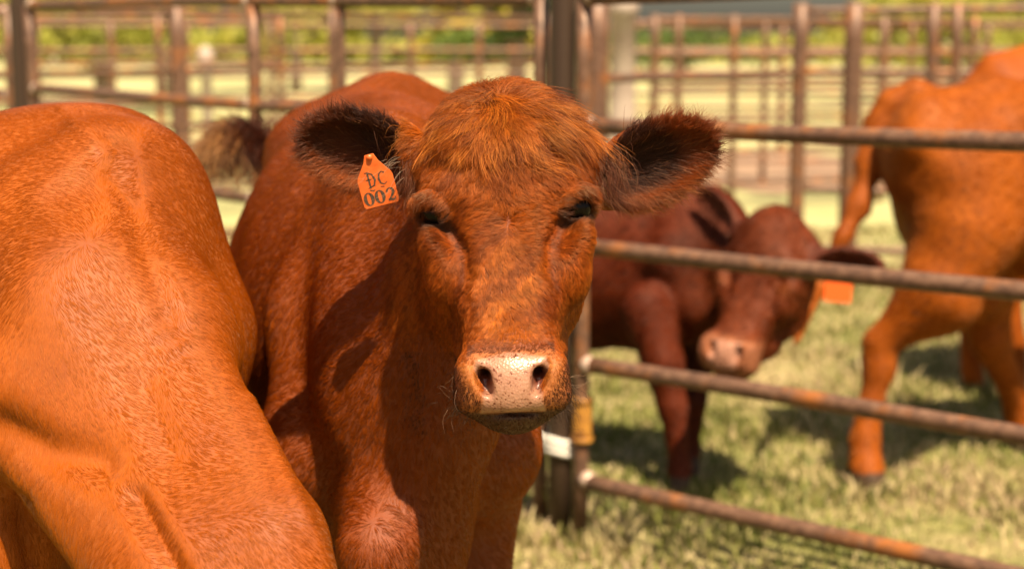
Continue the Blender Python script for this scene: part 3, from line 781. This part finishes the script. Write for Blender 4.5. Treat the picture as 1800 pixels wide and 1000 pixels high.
# ======================================================= 3. calf behind the fence
def calf():
    B = Sdf()
    sh = W(1215, 5.05, .665); hp = W(905, 5.35, .70)
    q, ax, side, up, L = torso(B, sh, hp, w=.62, h=.80)
    Rh = rot(-32, -10, 5)
    fr = Frame(P(1325, 482, 4.60), Rh, 1.28)
    E = [((-.075, .09, .085), (-.165, .10, .135), (-.80, .05, .60), (0.05, -.95, -.3), .085, .040), ((.075, .09, .085), (.190, .08, .060), (.99, .0, .10), (-.05, -.95, -.3), .088, .042)]
    B.eseg(fr(0, .13, .0), q(-.05, 0, .0), (.085, .12), (.12, .21), side, k=.06)
    B.seg(fr(0, .12, -.10), q(-.3, 0, -.22), .05, .08, k=.06)
    B.ell(q(-.27, 0, -.20), (.10, .09, .10), k=.06)
    B.ell(q(-.10, 0, .18), (.11, .09, .10), k=.08)
    feet = [(1160, 5.0, 1), (1210, 5.15, -1)]
    B.chain([W(1140, 4.93, .56), W(1165, 4.90, .40), W(1185, 4.90, .27), W(1195, 4.90, .08), W(1192, 4.88, .0)], [.085, .060, .040, .026, .035], k=.03)
    B.chain([W(1215, 5.10, .5), W(1222, 5.10, .36), W(1218, 5.10, .25), W(1215, 5.12, .06), W(1215, 5.10, .0)], [.08, .055, .04, .026, .035], k=.03)
    for m in (-1, 1):
        h = q(1.10, m * .14, -.2)
        B.chain([h, h + A([0, -.02, -.14]), A([h[0] - .1, h[1], .25]), A([h[0] - .05, h[1], .0])], [.10, .07, .035, .03], k=.04)
    ears = head(B, fr, E)
    root = empty('calf', (q(.5, 0, 0)[0], q(.5, 0, 0)[1], 0), label='dark red calf turning its head, seen behind the pipe rails beside the big cow', cat='calf')
    axes = (axis((-.5, .45, .015), (.45, 1.3, .0085)), axis((4.2, 4.9, .0085), (4.9, 6.0, .015)), axis((0, 1.08, .0095)))
    def coatfn(V, N):
        c = np.tile(A([.088, .014, .004]), (len(V), 1)); l = fr.inv(V)
        hd = sstep(.3, .2, np.linalg.norm(l, axis=1)); c = c + (A([.105, .020, .005]) - c) * (hd * .8)[:, None]
        x = np.abs(l[:, 0]); z = l[:, 2]
        m = sstep(-.135, -.16, z) * (hd > .5) * (l[:, 1] < 0); c = c + (A([.28, .10, .05]) - c) * (m * .9)[:, None]
        m = (x < .036) & (z < -.155) & (z > -.225) & (l[:, 1] < -.06) & (hd > .5); c[m] = A([.40, .20, .14])
        e = np.exp(-((x - .088) / .022) ** 2 - ((z - .020) / .018) ** 2) * (hd > .5); c = c + (A([.012, .005, .003]) - c) * np.clip(e * 1.3, 0, 1)[:, None]
        e = np.exp(-((x - .080) / .02) ** 2 - ((z + .022) / .016) ** 2) * (hd > .5); c = c + (A([.16, .040, .012]) - c) * np.clip(e, 0, 1)[:, None]
        g = sstep(.2, 1.4, wav(V, 12, 3)) * .5; c = c * (1 - g)[:, None]
        for ec, eR in ears:
            e = (V - ec) @ eR; c[(np.abs(e) < A([.115, .058, .05])).all(1)] = A([.09, .022, .012])
        c[(V[:, 2] < .06)] = A([.05, .03, .02])
        return c, np.zeros(len(V))
    V, Q, N, body = finish_cow('body', B, root, COAT_FAR, axes, coatfn, .005, 1)
    far_fur(V, Q, N, coatfn, 60000, .012, ax, root)
    for m in (-1, 1): eyeball(fr, m, root)
    # ear tag hanging from the outer ear
    org = A(root.location); c = P(1473, 512, 4.55)
    R = rot(-10, 0, 4); V = []; w, h, t = .039, .031, .0015
    ol = [(-w, h), (-w * .3, h * 1.1), (-w * .2, h * 2.0), (w * .2, h * 2.0), (w * .3, h * 1.1), (w, h), (w, -h), (-w, -h)]
    V = [c + R @ A([x, -t, z]) for x, z in ol] + [c + R @ A([x, t, z]) for x, z in ol]
    n = len(ol); Fc = [tuple(range(n)), tuple(range(2 * n - 1, n - 1, -1))] + [(i, i + n, (i + 1) % n + n, (i + 1) % n) for i in range(n)]
    mesh_obj('ear_tag', V, Fc, simple('calf_tag_plastic', (.85, .12, .025), .45), root, False, org)

# ======================================================= 4,5. cows at the right
def right_cow():
    B = Sdf()
    hp = W(1735, 5.12, .955); sh = hp + A([1.0, .28, -.02])
    q, ax, side, up, L = torso(B, sh, hp, w=.95, h=.98)
    B.ell(W(1700, 5.05, .86), (.19, .17, .26), k=.08)
    B.chain([W(1690, 5.00, .78), W(1650, 4.98, .60), W(1548, 5.02, .44), W(1545, 5.02, .36), W(1520, 5.00, .13), W(1523, 4.97, .05), W(1530, 4.95, .0)], [.16, .12, .052, .045, .036, .042, .048], k=.05)
    B.chain([W(1725, 5.30, .74), W(1722, 5.32, .56), W(1738, 5.32, .40), W(1795, 5.45, .12), W(1800, 5.45, .0)], [.16, .105, .060, .042, .05], k=.05)
    B.ell(W(1700, 5.2, .58), (.13, .11, .11), k=.06)
    for m in (-1, 1):
        e = q(.02, m * .15, -.26); B.chain([e, e + A([0, 0, -.2]), e + A([.02, 0, -.62])], [.075, .055, .04], k=.03)
    B.eseg(q(-.05, 0, .05), q(-.5, 0, .02), (.12, .24), (.08, .13), side, k=.06)
    fr = Frame(q(-.75, 0, .0), rot(75, -25, 0), 1.0); head(B, fr, EARS, fine=False)
    # tail
    B.chain([q(1.02, 0, .22), W(1606, 5.18, 1.215), W(1566, 5.19, 1.19), W(1540, 5.20, 1.12), W(1528, 5.18, 1.0), W(1510, 5.15, .86), W(1480, 5.12, .76), W(1440, 5.10, .60), W(1400, 5.05, .44)], [.05, .045, .040, .036, .030, .027, .024, .021, .010], k=.05)
    root = empty('cow', (q(.5, 0, 0)[0], q(.5, 0, 0)[1], 0), label='bright orange red cow behind the rails, thin tail swinging left', cat='cow')
    axes = (axis((.7, 1.8, .010), (1.8, 3.6, .02)), axis((4.5, 6.2, .013)), axis((0, 1.42, .012)))
    def coatfn(V, N):
        c = np.tile(A([.25, .057, .006]), (len(V), 1)); g = sstep(.2, 1.5, wav(V, 8, 4)) * .4
        c = c + (A([.165, .033, .005]) - c) * g[:, None]
        c[V[:, 2] < .055] = A([.06, .035, .022]); return c, np.zeros(len(V))
    V, Q, N, body = finish_cow('body', B, root, COAT_FAR, axes, coatfn, .006, 1)
    far_fur(V, Q, N, coatfn, 70000, .011, ax, root)
    B = Sdf()
    hp = W(1835, 6.15, 1.05); sh = hp + A([1.0, .35, -.02])
    q, ax, side, up, L = torso(B, sh, hp, w=1.0, h=1.06)
    for m in (-1, 1):
        h = q(1.10, m * .14, -.22); B.chain([h, h + A([0, -.02, -.2]), h + A([-.1, 0, -.36]), A([h[0] - .05, h[1], 0])], [.13, .09, .05, .045], k=.05)
        e = q(.02, m * .15, -.26); B.chain([e, e + A([0, 0, -.2]), A([e[0], e[1], 0])], [.075, .055, .045], k=.03)
    B.eseg(q(-.05, 0, .05), q(-.5, 0, .02), (.12, .24), (.08, .13), side, k=.06)
    fr = Frame(q(-.75, 0, .0), rot(70, -25, 0), 1.0); head(B, fr, EARS, fine=False)
    B.chain([q(1.22, 0, .22), q(1.40, 0, .1), q(1.42, 0, -.3)], [.04, .035, .025], k=.03)
    root = empty('cow', (q(.5, 0, 0)[0], q(.5, 0, 0)[1], 0), label='farthest orange red cow, its rounded rump above the back of another at right', cat='cow')
    axes = (axis((1.3, 4.2, .02)), axis((5.4, 7.3, .02)), axis((0, 1.5, .018)))
    finish_cow('body', B, root, COAT_FAR, axes, lambda V, N: (np.tile(A([.25, .054, .006]), (len(V), 1)), np.zeros(len(V))), .006, 1)

# ------------------------------------------------------------------ fences
def pipe_mat():
    m = NT('weathered_brown_pipe')
    n = m.noise(7, 6, .65, coord='Object'); n2 = m.noise(38, 4, .7, coord='Object')
    c = m.ramp(n2, [(.25, (.055, .030, .020)), (.5, (.13, .066, .042)), (.75, (.23, .128, .082))])
    r = m.ramp(n, [(.51, (0, 0, 0)), (.70, (1, 1, 1))]); c = m.mix(r, c, (.34, .11, .025)); m.l(c, m.b.inputs['Base Color'])
    m.b.inputs['Roughness'].default_value = .5; m.b.inputs['Metallic'].default_value = .15
    m.l(m.bump(n2, .3, .002), m.b.inputs['Normal']); return m.m
PIPE = pipe_mat()

def tube(a, b, r, seg=14, ringn=6, caps=True):
    a = A(a, float); b = A(b, float); d = b - a; d /= np.linalg.norm(d)
    u = np.cross(d, [0, 0, 1.0]); u = u / np.linalg.norm(u) if np.linalg.norm(u) > .1 else A([1., 0, 0]); v = np.cross(d, u)
    V, Fc = [], []
    for i in range(ringn + 1):
        c = a + (b - a) * i / ringn
        for j in range(seg): t = 2 * math.pi * j / seg; V.append(c + (u * math.cos(t) + v * math.sin(t)) * r)
    for i in range(ringn):
        for j in range(seg): Fc.append((i * seg + j, i * seg + (j + 1) % seg, (i + 1) * seg + (j + 1) % seg, (i + 1) * seg + j))
    if caps: Fc.append(tuple(range(seg))[::-1]); Fc.append(tuple(ringn * seg + j for j in range(seg)))
    return V, Fc

def ball(c, r, sx=1, n=10):
    V, Fc = [], []
    for i in range(n + 1):
        th = math.pi * i / n
        for j in range(n): ph = 2 * math.pi * j / n; V.append(A(c) + r * A([sx * math.sin(th) * math.cos(ph), sx * math.sin(th) * math.sin(ph), math.cos(th)]))
    for i in range(n):
        for j in range(n): Fc.append((i * n + j, i * n + (j + 1) % n, (i + 1) * n + (j + 1) % n, (i + 1) * n + j))
    return V, Fc

WELD = simple('pale_weld_metal', (.42, .30, .24), .45, .2)
def panel(a, b, rails, ups, r, ru, label, group='pipe fence panels', weld=True, zt=None):
    """a,b ground ends; rails heights; ups fractions with (t, radius, z0, z1)"""
    a = A(a, float); b = A(b, float); org = a.copy()
    root = empty('pipe_fence', org, label=label, cat='fence', group='pipe fence panels of the cattle pens')
    L = b - a; Ld = L / np.linalg.norm(L)
    for k, z in enumerate(rails):
        V, Fc = tube(a + A([0, 0, z]) , b + A([0, 0, z]), r, ringn=24)
        V = A(V); ph = rng.uniform(0, 6); s_ = np.linspace(0, 1, len(V)); V[:, 2] += .004 * np.sin(s_ * 7 + ph); V[:, 1] += .003 * np.sin(s_ * 9 + ph)
        mesh_obj('rail', V, Fc, PIPE, root, True, org)
    for t, rr, z0, z1 in ups:
        p = a + L * t
        V, Fc = tube(p + A([0, 0, z0]), p + A([0, 0, z1]), rr, ringn=8)
        u = mesh_obj('upright', V, Fc, PIPE, root, True, org)
        if weld:
            for z in rails:
                if z0 - .02 < z < z1 + .02:
                    sd_ = 1 if t < .5 else -1
                    V, Fc = ball(p + A([0, 0, z]) + Ld * sd_ * (rr + .004) + (A([0, 0, 0]) if True else 0), r * 1.22, 1.0)
                    mesh_obj('weld', V, Fc, WELD, u, True, org)
    return root

def fences():
    f = F
    HT = [.175, .505, .835, 1.165, 1.515]
    post = W(985, 4.50, 0); dirv = A([.740, -.673, 0.0])
    # right panel: rises a little toward the camera
    a = post + dirv * .075; b = a + dirv * 3.4 + A([0, 0, .045])
    z0 = 1.5
    panel(a, b, HT, [(0, .021, .02, 1.52), (1, .021, .03, 1.52)], .0225, .021,
          'near pipe fence panel of brown rails running right from the middle post, calf behind it')
    # left panel
    pl = W(62, 6.85, 0); d2 = (pl - post); Lp = np.linalg.norm(d2); d2 = d2 / Lp
    a2 = post + d2 * .085; b2 = pl - d2 * .10 + A([0, 0, .03])
    ups = [(0, .021, .02, 1.52), (1, .024, .02, 1.52), (.46, .024, .17, 1.50), (.30, .016, .84, 1.50)]
    panel(a2, b2, HT, ups, .0215, .021, 'pipe fence of brown rails between the middle post and the far left post')
    b3 = pl + d2 * 3.4; a3 = pl + d2 * .10
    panel(a3, b3, HT, [(0, .022, .02, 1.52), (1, .022, .02, 1.52)], .0215, .021, 'pipe fence panel leaving the left edge of the photo beyond the far left post')
    for nm, p, lab in (('fence_post', post, 'dark upright steel post in the middle, between the two panels with the white tie'), ('fence_post', pl, 'dark upright steel post at the top left, behind the sunlit cow')):
        root = empty(nm, p, label=lab, cat='post', group='dark steel posts between fence panels'); V, Fc = tube(p + A([0, 0, -.05]), p + A([0, 0, 1.9]), .036, 18)
        mesh_obj('post_shaft', V, Fc, DARK, root, True, p)
        V, Fc = ball(p + A([0, 0, 1.9]), .037); mesh_obj('cap', V, Fc, DARK, root, True, p)
    # yellow worn sleeve on the right upright, white tie on the post
    V, Fc = tube(a + A([0.002, 0, .29]), a + A([.002, 0, .405]), .0285, 18); 
    V2, F2 = tube(a + A([0.002, 0, .285]), a + A([.002, 0, .297]), .033, 18); V3, F3 = tube(a + A([.002, 0, .398]), a + A([.002, 0, .41]), .033, 18)
    Vj, Fj = join([(V, Fc), (V2, F2), (V3, F3)])
    o = mesh_obj('sleeve', Vj, Fj, YELLOW, None, True); tag(o, 'rusty yellow metal sleeve around the upright just right of the middle post', 'sleeve')
    parts = []
    for z, r_ in ((.245, .044), (.262, .045), (.279, .044)):
        n = 26
        ce = post + d2 * .035
        for c_, rr in ((post, r_), (a2, .030)):
            ring = []
            V, Fc = [], []
            for i in range(n):
                t = 2 * math.pi * i / n
                for j in range(8):
                    u = 2 * math.pi * j / 8; rad_ = rr + .0095 * math.cos(u); V.append(c_ + A([rad_ * math.cos(t), rad_ * math.sin(t), z + .0095 * math.sin(u) + .006 * math.sin(t * 2)]))
            for i in range(n):
                for j in range(8): Fc.append((i * 8 + j, ((i + 1) % n) * 8 + j, ((i + 1) % n) * 8 + (j + 1) % 8, i * 8 + (j + 1) % 8))
            parts.append((V, Fc))
    Vj, Fj = join(parts); o = mesh_obj('rope_tie', Vj, Fj, simple('white_plastic_tie', (.60, .57, .52), .6), None, True)
    tag(o, 'white tie wound low around the middle post and the panel upright beside it', 'rope')
    # farther fences
    def far(px0, d0, px1, d1, rails, nups, r, ru, lab, z1=1.6, widths=None):
        p0 = W(px0, d0, 0); p1 = W(px1, d1, 0)
        ups = [(t, (widths[i] if widths else ru), 0, z1) for i, t in enumerate(nups)]
        panel(p0, p1, rails, ups, r, ru, lab, weld=False)
    R5 = [.22, .56, .90, 1.22, 1.56]; R6 = [.2, .47, .74, 1.01, 1.28, 1.56]
    far(1395, 9.0, 2150, 8.6, R5, [0, .126, .31, .365, .7, 1], .022, .03, 'pipe fence panel with thick uprights farther back, behind the two cows at the right', widths=[.045, .055, .035, .03, .04, .04])
    far(1045, 7.2, 1395, 9.0, [.22, .9, 1.22], [0, 1.0], .020, .035, 'pipe fence panel between the middle post and the thick pale upright farther back', widths=[.052, .02])
    far(1147, 13.0, 1700, 14.0, R6, [0, .07, .235, .45, .7, 1], .024, .03, 'long pipe fence panel in the middle distance, first one behind the thick uprights', widths=[.035, .03, .03, .03, .035, .03])
    far(1000, 19.0, 1900, 20.0, R6, [0, .2, .4, .6, .8, 1], .028, .04, 'faraway pipe fence panel across the pasture at the right')
    far(-40, 7.9, 325, 9.4, R5, [0.0, 1], .02, .04, 'pipe fence panel behind the left panel, ending in a wide upright', widths=[.04, .05])
    far(325, 9.4, 960, 12.5, R5, [.35, 1], .02, .03, 'pipe fence panel running back from the wide upright toward the middle post')
    far(1080, 15.5, 1850, 16.0, R6, [0, .33, .66, 1], .024, .03, 'thin faraway pipe fence panel between the two long ones at the right')
    far(60, 12.0, 500, 13.0, R5, [0, .5, 1], .022, .03, 'pipe fence panel in the middle distance, second one behind the left panel')
    far(-60, 17.0, 460, 17.5, R6, [0, .25, .5, .75, 1], .028, .04, 'faraway pipe fence panel across the pasture at the left')
    far(480, 18.0, 960, 18.6, R6, [0, .25, .5, .75, 1], .028, .04, 'faraway pipe fence panel just left of the middle post, above the cow back')

DARK = simple('dark_steel_post', (.055, .032, .021), .45, .3)
def yellow():
    m = NT('worn_yellow_metal'); c = m.ramp(m.noise(40, 5), [(.35, (.18, .07, .02)), (.6, (.42, .19, .035))]); m.l(c, m.b.inputs['Base Color']); m.b.inputs['Roughness'].default_value = .5; return m.m
YELLOW = yellow()

# ------------------------------------------------------------------ ground, grass, trees
def ground():
    m = NT('dry_pasture')
    n1 = m.noise(2.2, 6, .6); n2 = m.noise(14, 5, .65); n3 = m.noise(.25, 3, .5)
    c = m.ramp(n1, [(.34, (.11, .12, .04)), (.50, (.20, .19, .08)), (.66, (.31, .25, .14)), (.78, (.27, .185, .12))])
    c2 = m.ramp(n2, [(.3, (.55, .55, .5)), (.7, (1.25, 1.22, 1.15))]); c = m.mix(1, c, c2, 'MULTIPLY')
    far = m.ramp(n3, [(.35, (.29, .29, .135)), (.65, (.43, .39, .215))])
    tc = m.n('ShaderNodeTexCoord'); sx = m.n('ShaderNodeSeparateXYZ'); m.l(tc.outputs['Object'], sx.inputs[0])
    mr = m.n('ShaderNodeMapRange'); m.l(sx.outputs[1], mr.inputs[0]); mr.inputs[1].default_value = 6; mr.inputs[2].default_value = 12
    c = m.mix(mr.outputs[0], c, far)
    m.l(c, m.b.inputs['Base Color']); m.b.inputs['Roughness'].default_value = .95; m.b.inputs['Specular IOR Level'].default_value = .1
    m.l(m.bump(n2, .3, .008), m.b.inputs['Normal'])
    xs = np.concatenate([np.linspace(-900, -12, 12), np.linspace(-10, 10, 90), np.linspace(12, 900, 12)]); ys = np.concatenate([np.linspace(-60, 0, 6), np.linspace(.5, 20, 110), np.linspace(22, 1500, 20)])
    X, Y = np.meshgrid(xs, ys, indexing='ij'); Z = .012 * np.sin(X * 3.1 + 1) * np.sin(Y * 2.7) + .008 * np.sin(X * 9 + Y * 5); Z = Z * (np.abs(X) < 11) * (Y < 21) - .012
    V = np.stack([X, Y, Z], -1).reshape(-1, 3); nx, ny = X.shape
    i, j = np.meshgrid(np.arange(nx - 1), np.arange(ny - 1), indexing='ij'); b = (i * ny + j).ravel()
    Q = np.stack([b, b + ny, b + ny + 1, b + 1], 1)
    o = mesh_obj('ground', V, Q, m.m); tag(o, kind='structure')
    # bare trodden strip farther back on the right
    md = NT('bare_reddish_soil'); c = md.ramp(md.noise(1.2, 6, .7, stretch=(.35, 1, 1)), [(.3, (0.145, 0.079, 0.050)), (.55, (0.304, 0.198, 0.132)), (.7, (0.396, 0.290, 0.218))]); md.l(c, md.b.inputs['Base Color']); md.b.inputs['Roughness'].default_value = 1
    n = 60; V, Fc = [], []
    for k in range(n + 1):
        x = -1.5 + 12.5 * k / n; V += [(x, 14.7 + .35 * math.sin(k * .9) + .2 * math.sin(k * 2.3), .006), (x, 19.6 + .7 * math.sin(k * .6 + 1), .006)]
    for k in range(n): Fc.append((2 * k, 2 * k + 2, 2 * k + 3, 2 * k + 1))
    o = mesh_obj('bare_soil', V, Fc, md.m); tag(o, kind='structure')

def grass():
    m = NT('grass_blades'); a = m.n('ShaderNodeAttribute', _attribute_name='gcol'); m.l(a.outputs['Color'], m.b.inputs['Base Color'])
    m.b.inputs['Roughness'].default_value = .6; m.b.inputs['Specular IOR Level'].default_value = .25
    tr = m.n('ShaderNodeBsdfTranslucent'); m.l(a.outputs['Color'], tr.inputs[0]); mx = m.n('ShaderNodeMixShader'); mx.inputs[0].default_value = .3
    m.l(m.b.outputs[0], mx.inputs[1]); m.l(tr.outputs[0], mx.inputs[2]); m.l(mx.outputs[0], m.out.inputs[0])
    n = 240000
    Y = 2.2 + 9.5 * rng.uniform(size=n) ** 1.25; X = rng.uniform(-.46, .46, n) * (Y + .8)
    p = np.stack([X, Y, 0 * X], 1)
    cl = wav(p, 7, 2, 8) + .7 * wav(p, 19, 9, 8)
    fl = np.abs((p[:, 0] - .14) * .711 + (p[:, 1] - 4.3) * .703); cl = cl + 1.6 * np.exp(-(fl / .12) ** 2)
    keep = rng.uniform(size=n) < (.45 + .55 * sstep(-.9, .9, cl)); p = p[keep]; cl = cl[keep]; n = len(p)
    h = (.026 + .026 * sstep(0, 1.8, cl)) * rng.uniform(.5, 1.4, n); h *= np.where(rng.uniform(size=n) > .985, 2.2, 1)
    w = rng.uniform(.0018, .0042, n) * (1 + .10 * p[:, 1])
    th = rng.uniform(0, 6.28, n); d = np.stack([np.cos(th), np.sin(th), 0 * th], 1); lean = rng.uniform(.1, 1.0, n)[:, None] * h[:, None]
    th2 = th + 1.57 + rng.normal(size=n) * .4; s = np.stack([np.cos(th2), np.sin(th2), 0 * th], 1) * w[:, None]
    up = A([0, 0, 1.0]); p = p - up * .012
    v0 = p - s; v1 = p + s; mid = p + d * lean * .35 + up * h[:, None] * .62; v2 = mid + s * .8; v3 = mid - s * .8; v4 = p + d * lean + up * h[:, None] * (1.0)
    V = np.stack([v0, v1, v2, v3, v4], 1).reshape(-1, 3)
    b = np.arange(n) * 5; Q = np.stack([b, b + 1, b + 2, b + 3], 1); T = np.stack([b + 3, b + 2, b + 4, b + 4], 1)
    me = bpy.data.meshes.new('grass'); me.vertices.add(len(V)); me.vertices.foreach_set('co', V.astype(np.float32).ravel())
    loops = np.concatenate([Q, T[:, :3]], 1).ravel(); me.loops.add(len(loops)); me.loops.foreach_set('vertex_index', loops.astype(np.int32))
    me.polygons.add(2 * n); st = np.stack([np.arange(n) * 7, np.arange(n) * 7 + 4], 1).ravel(); me.polygons.foreach_set('loop_start', st.astype(np.int32))
    me.update(calc_edges=True); me.validate()
    g1, g2, g3, g4 = A([.12, .14, .03]), A([.25, .24, .075]), A([.44, .355, .19]), A([.42, .30, .19])
    r = rng.uniform(size=n) + .25 * wav(p, 4, 5, 6); c = np.where((r < .11)[:, None], g1, np.where((r < .40)[:, None], g2, np.where((r < .88)[:, None], g3, g4)))
    cattr(me, 'gcol', np.repeat(c * rng.uniform(.8, 1.2, (n, 1)), 5, axis=0))
    me.materials.append(m.m); o = bpy.data.objects.new('grass', me); COL.objects.link(o)
    tag(o, 'short dry yellow green pasture grass', 'grass', kind='stuff')

LEAFM = {}
def leaf_mat(name, c1, c2):
    m = NT(name); c = m.ramp(m.noise(.9, 4), [(.35, c1), (.65, c2)]); m.l(c, m.b.inputs['Base Color']); m.b.inputs['Roughness'].default_value = .6
    tr = m.n('ShaderNodeBsdfTranslucent'); m.l(c, tr.inputs[0]); mx = m.n('ShaderNodeMixShader'); mx.inputs[0].default_value = .35
    m.l(m.b.outputs[0], mx.inputs[1]); m.l(tr.outputs[0], mx.inputs[2]); m.l(mx.outputs[0], m.out.inputs[0]); return m.m
BARK = simple('grey_brown_bark', (.16, .11, .08), .9)

def tree(px, d, hgt, wid, mat, label, trunk=.35, n=5200, low=.25):
    base = W(px, d, 0); root = empty('tree', base, label=label, cat='tree', group='trees beyond the pens')
    parts = [tube(base + A([0, 0, -.1]), base + A([.05, 0, hgt * .55]), trunk * .45, 10, 5)]
    for k in range(6):
        a = k * 1.05 + .3; z = hgt * (.25 + .06 * k); parts.append(tube(base + A([0, 0, z]), base + A([math.cos(a) * wid * .55, math.sin(a) * wid * .55, z + hgt * .28]), trunk * .15, 7, 3))
    Vj, Fj = join(parts); mesh_obj('trunk', Vj, Fj, BARK, root, True, base)
    nb = 26; bc = np.stack([rng.normal(size=nb) * wid * .42, rng.normal(size=nb) * wid * .42, hgt * (low + (1 - low) * rng.uniform(.1, .95, nb))], 1)
    bc[:, :2] *= (1.15 - .6 * np.abs(bc[:, 2:3] / hgt - .55)); br = rng.uniform(.12, .26, nb) * wid
    k = rng.integers(0, nb, n); dr = nrm(rng.normal(size=(n, 3))); c = bc[k] + dr * (br[k] * rng.uniform(.5, 1.05, n))[:, None] * A([1.3, 1.3, .9])
    s = .035 * wid ** .5 + .03; u = nrm(rng.normal(size=(n, 3))) * s; v = nrm(np.cross(u, rng.normal(size=(n, 3)))) * s * .7
    V = np.stack([c - u, c - v, c + u, c + v], 1).reshape(-1, 3) + base; Q = np.arange(4 * n).reshape(-1, 4)
    mesh_obj('crown', V, Q, mat, root, False, base)

def trees():
    g1 = leaf_mat('yellow_green_leaves', (0.240, 0.261, 0.043), (0.522, 0.478, 0.109)); g2 = leaf_mat('deep_green_leaves', (0.054, 0.098, 0.022), (0.152, 0.218, 0.043)); g3 = leaf_mat('golden_leaves', (0.413, 0.358, 0.054), (0.653, 0.566, 0.109))
    tree(60, 34, 4.2, 2.6, g1, 'yellow green tree behind the far left post', n=4200)
    tree(180, 30, 3.6, 2.2, g1, 'bushy yellow green tree seen just right of the far left post', n=4200)
    tree(300, 38, 5.0, 3.0, g1, 'taller yellow green tree behind the wide upright at the left', n=4200)
    tree(520, 42, 4.8, 3.4, g1, 'broad pale tree left of the thin short upright', n=4200)
    tree(660, 44, 5.4, 3.0, g1, 'broad pale tree right of the thin short upright', n=4200)
    tree(800, 30, 3.8, 1.6, g3, 'golden leaved tree above the red cow back', n=4200)
    tree(905, 26, 3.2, 1.5, g2, 'dark green tree just left of the middle post', n=4200)
    tree(1640, 36, 2.5, 2.4, g1, 'yellow green tree behind the farthest cow', n=4200)
    tree(1700, 40, 2.9, 2.6, g1, 'rounded green tree at the top right corner', n=4200)
    tree(1200, 60, 2.0, 3.0, g2, 'low dark tree clump at the horizon right of the middle post', n=3000)
    # distant wood line
    n = 16000; x = rng.uniform(-70, 70, n); y = 95 + rng.uniform(0, 8, n); top = 3.2 + 1.6 * np.sin(x * .13) + .9 * np.sin(x * .41 + 1)
    top = np.where(x > 4, top * .28, top); c = np.stack([x, y, rng.uniform(0, 1, n) ** .7 * top], 1); s = .38
    u = nrm(rng.normal(size=(n, 3))) * s; v = nrm(np.cross(u, rng.normal(size=(n, 3)))) * s
    o = mesh_obj('distant_wood', np.stack([c - u, c - v, c + u, c + v], 1).reshape(-1, 3), np.arange(4 * n).reshape(-1, 4), g1, None, False); tag(o, 'far tree line along the horizon', 'woods', kind='stuff')

def extras():
    # pale tank by the far fence and small pale post
    def lathe(c, prof, n=28):
        V, Fc = [], []
        for r, z in prof:
            for j in range(n): t = 2 * math.pi * j / n; V.append(A(c) + A([r * math.cos(t), r * math.sin(t), z]))
        for i in range(len(prof) - 1):
            for j in range(n): Fc.append((i * n + j, i * n + (j + 1) % n, (i + 1) * n + (j + 1) % n, (i + 1) * n + j))
        return V, Fc
    wm = NT('faded_white_paint'); c = wm.ramp(wm.noise(3, 5), [(.35, (0.252, 0.189, 0.161)), (.65, (0.385, 0.315, 0.273))]); wm.l(c, wm.b.inputs['Base Color']); wm.b.inputs['Roughness'].default_value = .6
    p = W(1092, 15.0, 0)
    root = empty('gate_pillar', p, label='broad pale pillar standing in the distance just right of the middle post', cat='pillar')
    V, Fc = lathe(p, [(.15, 0), (.15, .1), (.125, .12), (.12, 1.62), (.15, 1.64), (.15, 1.74), (.10, 1.80), (.0, 1.82)]); mesh_obj('shaft', V, Fc, wm.m, root, True, p)
    p = W(368, 16.0, 0); root = empty('marker_post', p, label='slim pale post with a rounded top in the distance, right of the wide upright', cat='post')
    V, Fc = lathe(p, [(.055, 0), (.05, 1.0), (.08, 1.03), (.085, 1.15), (.08, 1.26), (.04, 1.33), (0, 1.34)]); mesh_obj('shaft', V, Fc, wm.m, root, True, p)

ground(); grass(); fences(); trees(); extras()
calf(); right_cow(); left_cow(); main_cow()
